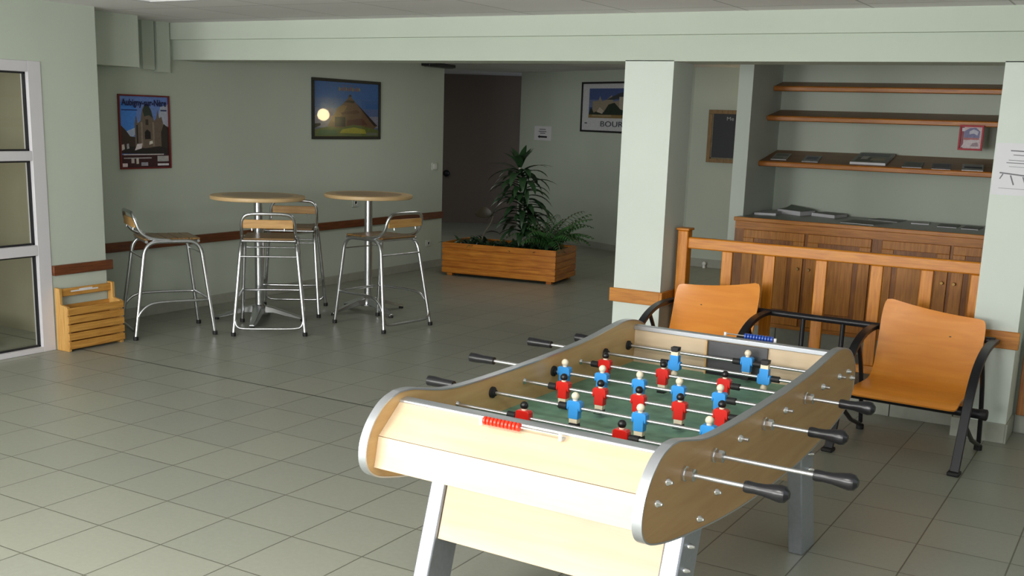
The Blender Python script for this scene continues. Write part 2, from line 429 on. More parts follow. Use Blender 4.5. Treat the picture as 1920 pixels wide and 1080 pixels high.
for a, b in ((-2.6, -2.54), (-.63, -.57), (1.34, 1.4)): f.box(6.49, 6.57, a, b, .75, 2.2)
f.box(6.49, 6.57, -2.6, 1.4, .75, .81); f.box(6.49, 6.57, -2.6, 1.4, 2.14, 2.2)
struct(f.build('window_5', M['pvc']))

# skirting
def bb(name, *boxes):
    m = MB()
    for b in boxes: m.box(*b)
    struct(m.build('baseboard_'+name, M['skirting'], bevel=.002))
bb('left', (XL, XL+.012, 2.86, 7.97, 0, .085))
bb('glazed', (XW, XW+.012, 2.42, 2.872, 0, .085), (XL+.012, XW, 2.86, 2.872, 0, .085))
bb('pillar', (PX0-.012, PX1+.012, 4.038, 4.05, 0, .11), (PX1, PX1+.012, 4.05, 4.25, 0, .11), (PX0-.012, PX0, 4.05, 4.37, 0, .11))
bb('pillar_right', (3.415, 3.70, 4.035, 4.05, 0, .11), (3.70, 3.712, 4.035, 4.34, 0, .11))
bb('front_right', (3.712, 6.45, 4.345, 4.36, 0, .11))
bb('far', (-.7, 1.6, 10.138, 10.15, 0, .1))
bb('niche', (1.266, 1.395, 6.088, 6.1, 0, .09), (1.266, 1.278, 6.1, 7.0, 0, .09))
q0, q1 = D0-dn*.012, D1-dn*.012
struct(MB().prism([tuple(q0)[:2], tuple(D0)[:2], tuple(D1)[:2], tuple(q1)[:2]], 0, .085, 'z').build('baseboard_diagonal', M['skirting']))
# low tiled kerb under the railing
k = MB(); xs = 1.594
while xs < 3.46:
    k.box(xs, min(xs+.355, 3.47), 4.25, 4.36, 0, .115); xs += .36
struct(k.build('trim_3', M['skirting'], bevel=.002))
# wooden impact rails on the walls
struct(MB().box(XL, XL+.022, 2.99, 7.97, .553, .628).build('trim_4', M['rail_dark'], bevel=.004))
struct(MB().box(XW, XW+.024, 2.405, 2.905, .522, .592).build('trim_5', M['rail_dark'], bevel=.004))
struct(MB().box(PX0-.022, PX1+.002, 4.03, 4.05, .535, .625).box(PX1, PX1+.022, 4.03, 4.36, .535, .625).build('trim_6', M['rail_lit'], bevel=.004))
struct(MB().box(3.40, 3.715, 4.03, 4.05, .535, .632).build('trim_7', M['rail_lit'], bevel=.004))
pn = empty('timber_screen', (3.72, 4.315, .11), 'brown upright boards at the right edge just past the right pillar', 'wood screen')
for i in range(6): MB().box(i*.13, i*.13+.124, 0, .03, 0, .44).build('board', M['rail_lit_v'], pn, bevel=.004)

# ------------------------------------------------------------------ small wall fittings
def plate(name, y, z, w, h, label, cat, sock):
    t = empty(name, (XL, y, z), label, cat)
    MB().box(0, .012, -w/2, w/2, -h/2, h/2).build('cover_plate', M['switch'], t, bevel=.003)
    if sock: MB().lathe([(.022, 0), (.022, .004), (.017, .004), (.016, -.0)], (.012, 0, 0), 'x', n=18).build('socket_well', M['white'], t)
    else: MB().box(.012, .018, -w*.32, w*.32, -h*.32, h*.32).build('rocker', M['white'], t, bevel=.002)
plate('light_switch', 7.80, 1.136, .10, .085, 'small pale light switch near the far end of the left wall', 'switch', False)
plate('wall_socket', 6.40, .80, .10, .085, 'pale wall socket just above the brown rail, behind the second bar table', 'socket', True)
plate('wall_socket', 7.70, .285, .09, .075, 'pale wall socket low under the brown rail beside the planter', 'socket', True)
em = empty('emergency_light', (XL, 7.77, 2.225), 'dark flat lamp housing high at the end of the left wall', 'emergency light')
MB().box(0, .12, -.25, .25, -.015, .025).build('housing', M['black'], em, bevel=.01)
MB().box(.02, .1, -.22, .22, -.02, -.015).build('lens', M['grey_box'], em)
ds = empty('door_stop', (-.402, 10.08, 0), 'tiny white round-topped door stop on the far hall floor', 'door stop')
MB().lathe([(.018, 0), (.018, .02), (.012, .03)], n=16).build('base', M['white'], ds)
MB().ball((0, 0, .05), .026, n=14).build('knob', M['white'], ds)

# ------------------------------------------------------------------ posters and papers
def poster(name, label, cat, origin, xa, w, h, frame_mat, frame_w, mat_border=None, depth=.018):
    """origin = lower left corner, xa = unit vector along the picture; local frame x right, z up, -y towards the room"""
    ang = math.atan2(xa[1], xa[0])
    t = empty(name, origin, label, cat, ang)
    f = MB()
    f.box(0, w, -depth, 0, 0, frame_w); f.box(0, w, -depth, 0, h-frame_w, h); f.box(0, frame_w, -depth, 0, frame_w, h-frame_w); f.box(w-frame_w, w, -depth, 0, frame_w, h-frame_w)
    f.build('picture_frame', frame_mat, t, bevel=.002)
    return t
def print_layers(t, layers, w, h, fw, name='print'):
    """layers: list of (rgb, polygon in 0..1 units); each lies a hair in front of the one below"""
    m = MB(); iw, ih = w-2*fw, h-2*fw
    for i, (rgb, poly) in enumerate(layers):
        y = -.004-.00018*i
        vs = [(fw+p[0]*iw, y, fw+p[1]*ih) for p in poly]
        m.add(vs, [tuple(range(len(vs)))], pm(rgb))
    o = m.build(name, None, t, smooth=False)
    return o
def rect(a, b, c, d): return [(a, c), (b, c), (b, d), (a, d)]
def face_matrix(x, z, y=-.012):
    return Matrix.Translation((x, y, z)) @ Matrix.Rotation(PI/2, 4, 'X')
def glass_sheet(t, w, h, fw, y=-.011):
    MB().box(fw, w-fw, y-.002, y, fw, h-fw).build('glass_sheet', M['glass'], t)

# poster of the church: on the left wall the picture's x axis runs along +Y
w, h, fw = .512, .578, .012
t = poster('poster', 'portrait church poster with dark red frame and blue sky near the corner duct', 'poster', (XL+.001, 3.478, 1.198), (0, 1), w, h, M['frame_red'], fw)
L = [((92, 118, 176), rect(0, 1, 0, 1)), ((64, 118, 198), [(0, .5), (.32, .5), (.34, .86), (.0, .92)]), ((150, 162, 186), [(.0, .46), (.2, .4), (.36, .5), (.3, .56), (.1, .5), (0, .56)]),
     ((150, 156, 172), [(.72, .5), (1, .5), (1, .9), (.84, .86)]),
     ((58, 46, 40), [(0, .22), (.36, .22), (.36, .42), (.2, .44), (.12, .52), (.04, .58), (0, .6)]),
     ((98, 86, 76), [(.30, .2), (.30, .62), (.33, .74), (.36, .62), (.42, .66), (.46, .82), (.52, .9), (.58, .9), (.64, .82), (.70, .66), (.75, .70), (.78, .82), (.81, .70), (.86, .72), (.9, .6), (1, .58), (1, .2)]),
     ((44, 52, 48), [(.47, .8), (.52, .9), (.58, .9), (.65, .8), (.68, .7), (.6, .74), (.5, .72)]),
     ((30, 26, 28), [(.50, .4), (.50, .5), (.55, .54), (.62, .5), (.62, .4)]), ((40, 36, 36), rect(.33, .36, .34, .6)), ((122, 110, 98), rect(.42, .46, .3, .64)), ((122, 110, 98), rect(.66, .70, .3, .64)),
     ((54, 46, 42), rect(.52, .58, .6, .68)), ((46, 40, 38), [(.84, .2), (.84, .5), (.9, .62), (1, .56), (1, .2)]),
     ((36, 32, 34), [(0, .2), (.0, .26), (.2, .3), (.5, .27), (.8, .3), (1, .26), (1, .18)]),
     ((30, 48, 116), rect(.04, .36, .80, .815)), ((40, 48, 90), rect(.84, .97, .80, .82)), ((186, 176, 170), [(.02, .24), (.08, .26), (.07, .33), (.02, .32)]), ((196, 186, 190), [(.28, .24), (.42, .27), (.44, .34), (.33, .33)]), ((206, 196, 190), [(.58, .32), (.66, .34), (.65, .38), (.59, .37)]), ((150, 150, 156), [(.12, .26), (.17, .27), (.16, .34), (.12, .33)]),
     ((52, 28, 32), rect(0, 1, 0, .18)), ((176, 168, 170), rect(.05, .88, .175, .19)), ((150, 146, 150), rect(.05, .62, .125, .14)),
     ((164, 156, 156), rect(.2, .26, .06, .13)), ((176, 168, 160), rect(.30, .35, .05, .13)), ((136, 134, 144), rect(.40, .54, .02, .07)), ((150, 150, 150), rect(.74, .98, .08, .16)), ((186, 184, 190), rect(.74, .98, .02, .05)), ((196, 180, 184), rect(.02, .12, .01, .06))]
L = [(tuple(min(255, int(v*1.25)) for v in c_), p_) for c_, p_ in L]
print_layers(t, L, w, h, fw)
text_mesh('Aubigny-sur-Nère', .07, pm((22, 30, 84)), 'lettering', t, face_matrix(w/2, h-.062), width=.45, bold=.002)
# pyramid poster
w, h, fw = 1.055, .575, .028
t = poster('poster', 'black framed poster of a brown pyramid under a blue sky', 'poster', (XL+.001, 5.742, 1.434), (0, 1), w, h, M['frame_dark'], fw)
L = [((110, 118, 150), rect(0, 1, 0, 1)), ((56, 112, 196), rect(0, 1, .7, 1)), ((72, 116, 188), rect(0, 1, .52, .7)), ((102, 122, 178), rect(0, 1, .38, .52)), ((156, 152, 178), rect(0, 1, .16, .38)),
     ((38, 36, 38), [(0, .14), (.1, .2), (.1, .24), (0, .23)]),
     ((126, 94, 72), [(.2, .2), (.36, .52), (.48, .66), (.54, .76), (.6, .68), (.70, .54), (.98, .2), (.9, .12), (.3, .1)]),
     ((158, 126, 86), [(.25, .3), (.36, .54), (.44, .58), (.5, .56), (.42, .4), (.3, .26)]),
     ((50, 36, 34), [(.64, .62), (.7, .56), (.99, .2), (.93, .2)]), ((108, 72, 58), [(.40, .44), (.66, .5), (.7, .44), (.42, .4)]), ((108, 66, 58), [(.5, .3), (.74, .34), (.82, .22), (.5, .2)]), ((34, 30, 42), rect(.31, .47, .18, .36)),
     ((60, 44, 38), [(.45, .64), (.52, .68), (.62, .66), (.6, .62)]), ((56, 44, 40), [(.52, .74), (.57, .74), (.56, .78), (.53, .78)]),
     *[((150, 112, 112) if i % 3 else (150, 140, 100), rect(.37+.034*i, .37+.034*i+.024, .84+.01*(i % 2), .92-.012*((i+1) % 3))) for i in range(10)], ((108, 96, 130), rect(.42, .62, .945, .955)), ((112, 122, 66), [(0, 0), (1, 0), (1, .12), (.8, .18), (.6, .22), (.4, .16), (.2, .18), (0, .12)]), ((186, 178, 66), [(.38, .06), (.8, .05), (.78, .13), (.6, .17), (.42, .13)]), ((84, 116, 80), [(.05, .02), (.36, .02), (.32, .12), (.08, .12)]), ((128, 128, 120), rect(.8, .98, .02, .07))]
print_layers(t, L, w, h, fw)
glass_sheet(t, w, h, fw)
# wide castle picture on the diagonal wall
w, h, fw = 1.66, .655, .024
o = D0+dv*2.265-dn*.001
t = poster('poster', 'wide castle picture with white border and BOURGES lettering on the far hall wall', 'poster', (o.x, o.y, 1.545), (-dv.x, -dv.y), w, h, M['frame_dark'], fw)
L = [((206, 208, 212), rect(0, 1, 0, 1)), ((70, 88, 140), rect(.09, .91, .27, .9)), ((104, 118, 152), rect(.09, .91, .5, .66)),
     ((150, 138, 120), [(.14, .36), (.14, .62), (.22, .64), (.24, .74), (.27, .62), (.33, .66), (.40, .76), (.42, .62), (.6, .66), (.6, .36)]),
     ((58, 62, 66), [(.33, .66), (.5, .80), (.7, .86), (.91, .84), (.91, .72), (.6, .72), (.42, .66)]), ((176, 166, 150), [(.5, .4), (.5, .72), (.91, .74), (.91, .4)]), ((58, 56, 56), rect(.56, .60, .44, .62)), ((58, 56, 56), rect(.68, .72, .44, .66)), ((58, 56, 56), rect(.8, .84, .44, .66)),
     ((34, 46, 34), [(.09, .33), (.12, .5), (.16, .38), (.24, .44), (.3, .4), (.36, .56), (.44, .6), (.52, .46), (.6, .42), (.91, .42), (.91, .33)]), ((188, 176, 160), [(.2, .4), (.24, .5), (.3, .42), (.28, .36)]),
     ((96, 98, 108), rect(.04, .075, .14, .17)), ((140, 116, 70), rect(.09, .91, .27, .34)), ((160, 144, 110), rect(.14, .4, .3, .34))]
print_layers(t, L, w, h, fw)
text_mesh('BOURGES', .1, pm((70, 74, 86)), 'lettering', t, face_matrix(w/2+.02, h*.165), width=.80)
# arrow notice on the diagonal wall
w, h = .43, .2
o = D0+dv*3.41-dn*.001
t = empty('notice', (o.x, o.y, 1.395), 'small white notice with a thick black arrow on the far hall wall', 'notice', math.atan2(-dv.y, -dv.x))
MB().box(0, w, -.003, 0, 0, h).build('sheet', M['paper'], t)
ar = MB(); y = -.0036
ar.add([(.09, y, .05), (.14, y, .075), (.14, y, .062), (.33, y, .062), (.33, y, .038), (.14, y, .038), (.14, y, .025)], [(0, 1, 2, 3, 4, 5, 6)])
ar.build('arrow', M['ink_dark'], t, smooth=False)
ln = MB()
for z, a, b in ((.155, .13, .29), (.125, .11, .31), (.10, .15, .28)): ln.add([(a, y, z-.006), (b, y, z-.006), (b, y, z+.006), (a, y, z+.006)], [(0, 1, 2, 3)])
ln.build('text_lines', M['ink'], t, smooth=False)
# slate board on the far wall
w, h, fw = .58, .61, .045
t = poster('menu_board', 'dark board in a thin wooden frame on the back wall, partly behind the niche post', 'board', (-.487, 10.149, 1.255), (1, 0), w, h, M['frame_oak'], fw, depth=.03)
MB().box(fw, w-fw, -.012, 0, fw, h-fw).build('slate', M['board'], t)
MB().box(fw, fw+.014, -.016, -.012, fw, h-fw).box(fw, w-fw, -.016, -.012, fw, fw+.014).build('inner_bead', M['stem'], t)
text_mesh('Me', .06, M['chalk'], 'lettering', t, face_matrix(.265, h-.10, -.0165), width=.085)
# paper on the right pillar
w, h = .205, .275
t = empty('paper_notice', (3.476, 4.049, 1.37), 'white printed sheet with a small table drawing taped to the right pillar', 'notice')
MB().box(0, w, -.003, 0, 0, h).build('sheet', M['paper'], t)
ln = MB(); y = -.0036
def bar(x0, z0, x1, z1, wd):
    d = Vector((x1-x0, 0, z1-z0)).normalized(); n = Vector((-d.z, 0, d.x))*wd/2
    ln.add([(x0-n.x, y, z0-n.z), (x1-n.x, y, z1-n.z), (x1+n.x, y, z1+n.z), (x0+n.x, y, z0+n.z)], [(0, 1, 2, 3)])
for x0, x1, z, wd in ((.075, .165, .236, .006), (.09, .15, .214, .004), (.07, .15, .186, .003), (.06, .17, .172, .004), (.075, .16, .152, .002), (.035, .18, .036, .0018), (.05, .15, .10, .0)): bar(x0, z, x1, z-.002, wd)
ln.build('text_lines', M['ink'], t, smooth=False)
ln = MB()
bar(.032, .118, .16, .106, .007); bar(.05, .112, .036, .085, .006); bar(.088, .106, .108, .055, .007); bar(.15, .1, .168, .052, .006)
ln.build('drawing', M['ink'], t, smooth=False)

# ------------------------------------------------------------------ globe wall lamp on the far wall (seen mirrored in the pyramid poster)
lp = empty('globe_lamp', (.70, 10.15, 1.655), 'lit round wall lamp behind the niche, mirrored in the pyramid poster', 'wall lamp')
MB().lathe([(.05, 0), (.05, -.015), (.015, -.02), (.015, -.05), (.03, -.055), (.03, -.065)], axis='y', n=20).build('mount', M['brass'], lp)
MB().ball((0, -.145, 0), .085, n=24).build('globe', M['globe'], lp)

# ------------------------------------------------------------------ wooden rack by the glazed wall
t = empty('magazine_rack', (XW+.014, 2.64, 0), 'slatted pine rack with a raised carrying handle on the floor beside the glass wall', 'rack')
MB().prism([(.0, 0), (.125, 0), (.125, .315), (.052, .325), (.05, .435), (.0, .44)], -.235, -.21, 'y').build('end_panel', M['crate_z'], t, bevel=.003)
MB().prism([(.0, 0), (.125, 0), (.125, .315), (.052, .325), (.05, .435), (.0, .44)], .21, .235, 'y').build('end_panel', M['crate_z'], t, bevel=.003)
for i in range(5):
    z = .022+i*.059
    MB().box(.127, .139, -.237, .237, z, z+.049).build('slat', M['crate'], t, bevel=.002)
bk = MB()
for i in range(5): bk.box(.004, .014, -.21, .21, .022+i*.059, .075+i*.059)
bk.build('back_slats', M['crate'], t)
MB().box(.012, .125, -.21, .21, .015, .03).build('bottom_board', M['crate'], t)
MB().box(.018, .038, -.215, .215, .375, .43).build('handle_rail', M['crate'], t, bevel=.006)
MB().box(.0385, .0395, -.13, .10, .402, .412).box(.0385, .0398, -.06, .05, .410, .420).build('paper_tag', M['paper'], t)

# ------------------------------------------------------------------ bar tables
def bar_table(loc, ang, label):
    t = empty('bar_table', loc, label, 'bar table', ang, 'tall round bar tables')
    MB().lathe([(.34, .985), (.367, .989), (.367, 1.019), (.2, 1.02)], n=64).build('tabletop', M['table_top'], t)
    MB().lathe([(.367, .987), (.374, .990), (.377, 1.003), (.374, 1.017), (.367, 1.0195)], n=64).build('edge_band', M['table_rim'], t)
    MB().lathe([(.15, .978), (.15, .985), (.03, .985)], n=24).build('top_flange', M['stool_alu'], t)
    MB().lathe([(.034, .08), (.034, .985)], n=24).build('pole', M['stool_alu'], t)
    MB().lathe([(.07, .055), (.075, .075), (.06, .115), (.04, .135)], n=28).build('base_hub', M['stool_alu'], t)
    for k in range(4):
        l = MB(); a = k*PI/2
        prof = [(.05, .125), (.12, .108), (.22, .075), (.31, .044), (.365, .03)]
        bot = [(.05, .07), (.12, .07), (.22, .046), (.31, .024), (.365, .014)]
        wd = [.052, .048, .042, .034, .026]
        vs = []; fs = []
        for (r, z1), (_, z0), q in zip(prof, bot, wd):
            vs += [(r, -q, z0), (r, q, z0), (r, q*.62, z1), (r, -q*.62, z1)]
        for i in range(4):
            for j in range(4): fs.append((i*4+j, i*4+(j+1) % 4, i*4+4+(j+1) % 4, i*4+4+j))
        fs += [(0, 1, 2, 3), (19, 18, 17, 16)]
        l.add(vs, fs); l.xf(Matrix.Rotation(a, 4, 'Z'))
        lo = l.build('base_leg', M['stool_alu'], t, bevel=.004)
        f = MB().lathe([(.02, 0), (.02, .012), (.014, .018)], (.35, 0, 0), n=14); f.xf(Matrix.Rotation(a, 4, 'Z'))
        f.build('foot_glide', M['rubber'], lo)
    return t
bar_table((-1.98, 4.145, 0), math.atan2(-.21, -.315), 'tall round bar table nearer the poster corner, with two stools around it')
bar_table((-1.564, 5.046, 0), math.atan2(-.30, -.1), 'tall round bar table further back beneath the pyramid poster')

# ------------------------------------------------------------------ bar stools (origin under the seat, facing +y)
def make_stool(loc, rot, label):
    t = empty('bar_stool', loc, label, 'bar stool', rot, 'aluminium bar stools')
    R = .0145
    for sx in (-1, 1):
        for sy in (-1, 1):
            top = Vector((sx*.2, 0, .715)); cor = Vector((sx*.205, sy*.2, .715)); fy = .285 if sy > 0 else -.305
            foot = Vector((sx*(.245 if sy > 0 else .268), fy, .012))
            d = (foot-cor).normalized()
            a = cor-Vector((0, sy*.10, 0)); b = cor+d*.10
            pts = [top, a]+[((1-q)**2)*a+2*q*(1-q)*cor+q*q*b for q in (.15, .3, .45, .6, .75, .9)]+[b, foot]
            lo = MB().tube(pts, R, n=12).build('leg', M['stool_alu'], t)
            MB().lathe([(.018, 0), (.019, .02), (.017, .03)], (foot.x, foot.y, 0), n=14).build('foot_cap', M['rubber'], lo)
    # seat of wooden slats
    s = MB()
    for i in range(5):
        y = -.205+i*.083
        s.box(-.19, .19, y, y+.079, .724, .738)
    s.build('seat', M['seat_slat'], t, bevel=.004)
    MB().tube([(-.2, .19, .715), (.2, .19, .715)], .011).tube([(-.2, -.19, .715), (.2, -.19, .715)], .011).build('seat_rail', M['stool_alu'], t)
    # backrest hoop
    h = [(-.2, -.02, .722), (-.2, -.12, .73), (-.2, -.195, .752), (-.198, -.24, .80), (-.195, -.262, .87), (-.17, -.275, .917), (-.12, -.28, .928), (0, -.285, .93)]
    pts = smooth_path(h+[(-x, y, z) for x, y, z in h[-2::-1]], 2)
    MB().tube(pts, .013, n=12).build('backrest_hoop', M['stool_alu'], t)
    MB().box(-.186, .186, -.272, -.258, .818, .884).build('backrest', M['seat_back'], t, bevel=.005)
    MB().tube([(-.12, -.265, .80), (-.12, -.262, .822)], .006).tube([(.12, -.265, .80), (.12, -.262, .822)], .006).build('backrest_pegs', M['stool_alu'], t)
    # thin braces under the seat
    MB().tube([(-.215, .215, .62), (.215, .215, .62)], .006).build('cross_brace', M['stool_alu'], t)
    MB().tube([(-.222, -.225, .60), (.222, -.225, .60)], .007).build('cross_brace', M['stool_alu'], t)
    # footrest loop: front bar, side bars, dropping to a low rear bar
    zf, zr = .27, .055
    half = [(0, .262, zf), (.215, .262, zf), (.238, .235, zf), (.247, -.10, zf+.004), (.252, -.20, zf-.01), (.258, -.268, zf-.07), (.259, -.29, zr+.08), (.245, -.30, zr+.015), (.2, -.302, zr), (0, -.302, zr)]
    pts = smooth_path(half, 2)
    pts = pts+[Vector((-p.x, p.y, p.z)) for p in pts[-2:0:-1]]
    MB().tube(pts, .0105, n=10, closed=True).build('footrest', M['stool_alu'], t)
    return t
def face(v): return math.atan2(v[1], v[0])-PI/2
st = make_stool((-2.17, 3.36, 0), face((.49, .872)), 'bar stool standing alone at far left, turned towards the first bar table')
f = Vector((-.644, .765)).normalized(); p = Vector((-1.462, 3.704))+f*.30
dup(st, (p.x, p.y, 0), face(f), 'bar stool in front of the first bar table, its back turned to the viewer')
dup(st, (-2.055, 4.62, 0), face((.60, -.80)), 'bar stool behind the first bar table, mostly hidden, its back above the front stool')
dup(st, (-1.122, 4.65, 0), face((-.99, .137)), 'bar stool right of the second bar table, rightmost of the four')

# ------------------------------------------------------------------ planter
pa = math.atan2(.174, 1.31)
pl = empty('planter_box', (-2.385, 7.38, 0), 'long orange pine planter box on small feet before the dark doorway', 'planter', pa)
W, D, H, z0 = 1.32, .63, .362, .028
def planks(x0, x1, y0, y1):
    m = MB(); n = 5; s = (H-z0)/n
    for i in range(n): m.box(x0, x1, y0, y1, z0+i*s+.005, z0+(i+1)*s-.005)
    m.box(x0+.009, x1-.009, y0+.009, y1-.004, z0, H-.004)
    return m
planks(0, W, 0, .022).build('front_panel', M['planter'], pl, bevel=.003)
planks(0, W, D-.022, D).build('back_panel', M['planter'], pl, bevel=.003)
planks(0, .022, .022, D-.022).build('side_panel', M['planter_y'], pl, bevel=.003)
planks(W-.022, W, .022, D-.022).build('side_panel', M['planter_y'], pl, bevel=.003)
MB().box(.022, W-.022, .022, D-.022, z0, H-.04).build('soil', M['soil'], pl)
for x in (.05, W-.11):
    for y in (.03, D-.09): MB().box(x, x+.06, y, y+.06, 0, z0+.004).build('foot', M['planter'], pl)
ca, sa = math.cos(pa), math.sin(pa)
def inpl(x, y): return (-2.385+x*ca-y*sa, 7.38+x*sa+y*ca)

def strap_leaf(m, base, az, length, width, rise, droop, n=7, mat=None, fold=.25):
    """curved tapered leaf: starts upwards at 'rise' then droops"""
    b = Vector(base); d = Vector((math.cos(az), math.sin(az), 0)); side = Vector((-d.y, d.x, 0))
    vs = []; fs = []; p = b.copy(); ang = rise
    for i in range(n+1):
        q = i/n; wd = width*math.sin(PI*min(1, q*.86+.14))**.8*.5
        if i == n: wd = .001
        nrm = Vector((-d.x*math.sin(ang), -d.y*math.sin(ang), math.cos(ang)))
        vs += [p-side*wd+nrm*wd*fold, p.copy(), p+side*wd+nrm*wd*fold]
        ang = rise-droop*(q+1/n)
        p = p+(d*math.cos(ang)+Vector((0, 0, math.sin(ang))))*(length/n)
    for i in range(n):
        a = i*3
        fs += [(a, a+1, a+4, a+3), (a+1, a+2, a+5, a+4)]
    m.add(vs, fs, mat)
# tall plant
rnd = random.Random(3)
px, py = inpl(.81, .34)
t = empty('dracaena_plant', (px, py, H-.045), 'tall dark leafy plant with drooping strap leaves in the planter', 'plant')
stp = [Vector((0, 0, 0)), Vector((-.015, 0, .25)), Vector((-.03, .01, .5)), Vector((-.06, 0, .75)), Vector((-.075, 0, .86))]
MB().tube(smooth_path(stp, 2), [.016]*5+[.014]*99 if False else .013, n=8).build('stem', M['pale_stake'], t)
lf = MB()
def stem_at(z):
    for a, b in zip(stp[:-1], stp[1:]):
        if a.z <= z <= b.z: return a.lerp(b, (z-a.z)/(b.z-a.z))
    return stp[-1]
for i in range(84):
    z = .12+.70*(i/83); az = i*2.399+rnd.uniform(-.3, .3)
    ln_ = rnd.uniform(.30, .44)*(1.08-.45*abs(z-.40))
    strap_leaf(lf, stem_at(z), az, ln_, rnd.uniform(.065, .09), rnd.uniform(.45, .95), rnd.uniform(1.3, 1.9))
for i in range(11):
    az = i*2.399; strap_leaf(lf, stem_at(.86), az, rnd.uniform(.2, .29), .08, rnd.uniform(.9, 1.3), rnd.uniform(.3, .9))
for az in (.05, -.25, 3.0, 3.5): strap_leaf(lf, stem_at(.80), az, .42, .035, .75, .95)
lf.build('leaves', M['leaf'], t)
# fern
px, py = inpl(1.13, .33)
t = empty('fern_plant', (px, py, H-.045), 'bushy green fern with arching fronds at the right end of the planter', 'plant')
fm = MB(); rm = MB()
for i in range(36):
    az = i*2.399+.3; ln_ = rnd.uniform(.42, .66); rise = rnd.uniform(.95, 1.45); droop = rnd.uniform(1.5, 2.3)
    if i % 2: rise = rnd.uniform(1.3, 1.5); droop = rnd.uniform(1.0, 1.5)
    if math.sin(az) < -.5: ln_ *= .85; droop = min(droop, 1.8)
    d = Vector((math.cos(az), math.sin(az), 0)); p = Vector((0, 0, 0)); ang = rise; N = 14; path = [p.copy()]
    for k in range(N):
        ang = rise-droop*(k+1)/N; p = p+(d*math.cos(ang)+Vector((0, 0, math.sin(ang))))*(ln_/N); path.append(p.copy())
    rm.tube(path, .0025, n=4)
    for k in range(3, N+1):
        ll = .085*math.sin(PI*min(1, (k+2)/(N+3)))+.02
        for sgn in (-1, 1):
            strap_leaf(fm, path[k], az+sgn*1.15, ll, .022, .1, .8, n=3)
fm.build('fronds', M['fern'], t); rm.build('frond_stems', M['stem'], t)
# single big leaf
px, py = inpl(.30, .36)
t = empty('broad_leaf_plant', (px, py, H-.045), 'lone broad bronze leaf on a thin stem at the left of the planter', 'plant')
stem = smooth_path([(0, 0, 0), (.02, 0, .12), (.12, 0, .24), (.16, -.02, .335)], 2)
MB().tube(stem, .007, n=8).build('stem', M['stem'], t)
bl = MB(); e = stem[-1]; n_ = 12; vs = []; fs = []
for i in range(n_+1):
    q = i/n_; ww = .062*math.sin(PI*q)**.7; cx = e.x-.235*q+.0; cz = e.z+.10*q-.10*q*q; sy = -.03*math.sin(PI*q)
    vs += [(cx+ww*.25, e.y+sy, cz+ww), (cx, e.y+sy-.012, cz), (cx-ww*.25, e.y+sy, cz-ww)]
for i in range(n_):
    a = i*3; fs += [(a, a+1, a+4, a+3), (a+1, a+2, a+5, a+4)]
bl.add(vs, fs)
bl.build('leaf_blade', M['bronze_leaf'], t)
bl = MB(); strap_leaf(bl, (.05, 0, .13), .6, .18, .09, .5, 1.0, n=8); bl.build('leaf_blade', M['bronze_leaf'], t)
gc = MB()
for i in range(260):
    x, y = rnd.uniform(.05, 1.25), rnd.uniform(.06, .57)
    q = inpl(x, y)
    strap_leaf(gc, (q[0], q[1], H-.05), rnd.uniform(0, 2*PI), rnd.uniform(.08, .19), .035, rnd.uniform(.6, 1.4), 1.1, n=3)
o = gc.build('ground_cover', M['leaf']); tag(o, 'low dark foliage covering the soil of the planter', 'plants', kind='stuff')

# ------------------------------------------------------------------ niche cabinet and shelves
CX0, CX1, CY = 1.378, 4.38, 5.98
cb = empty('sideboard_cabinet', (CX0, CY, 0), 'long oak cabinet with framed doors and grey counter in the niche', 'cabinet')
CW = CX1-CX0; BD = .86
pl_ = MB(); x = .03
while x < CW-.05:
    pl_.box(x, min(x+.354, CW-.02), .025, .06, 0, .135); x += .36
pl_.build('tiled_plinth', M['skirting'], cb, bevel=.002)
MB().box(0.02, CW, .02, .115, .135, .96).box(.03, CW, .115, BD, .135, .96).build('body', M['oak_h'], cb)
MB().box(-.004, CW, -.012, BD, .962, .985).build('counter', M['slab'], cb)
MB().box(-.008, CW, -.022, -.008, .955, .987).build('counter_edge', M['oak_h'], cb, bevel=.005)
MB().box(0, CW, 0, .02, .895, .955).build('top_rail', M['oak_h'], cb)
MB().box(0, CW, 0, .02, .135, .165).build('bottom_rail', M['oak_h'], cb)
for a, b in ((0, .075), (.566, .588), (1.072, 1.147), (1.629, 1.648), (2.13, 2.205), (2.687, 2.706)): MB().box(a, b, .002, .02, .165, .895).build('stile', M['oak_dark'], cb)
for k, (a, b) in enumerate(((.077, .564), (.59, 1.070), (1.149, 1.627), (1.65, 2.128), (2.207, 2.685))):
    d = MB(); z0_, z1_ = .168, .892; s = .085
    d.box(a, b, -.012, .004, z0_, z0_+s); d.box(a, b, -.012, .004, z1_-s*.75, z1_); d.box(a, a+s, -.012, .004, z0_+s, z1_-s*.75); d.box(b-s, b, -.012, .004, z0_+s, z1_-s*.75)
    do = d.build('door', M['oak'], cb, bevel=.003)
    f = MB(); i0 = .018
    f.box(a+s, b-s, -.004, .002, z0_+s, z1_-s*.75)
    f.build('door_panel', M['oak_dark'], do)
    f = MB(); e = s+.035
    f.box(a+e, b-e, -.010, -.002, z0_+e, z1_-s*.75-.035)
    f.build('raised_field', M['oak'], do, bevel=.006)
    kx = b-.03 if k % 2 == 0 else a+.03
    MB().lathe([(.006, 0), (.006, -.014), (.013, -.018), (.011, -.028)], (kx, -.012, .62), 'y', n=14).build('knob', M['brass'], do)
SH = []
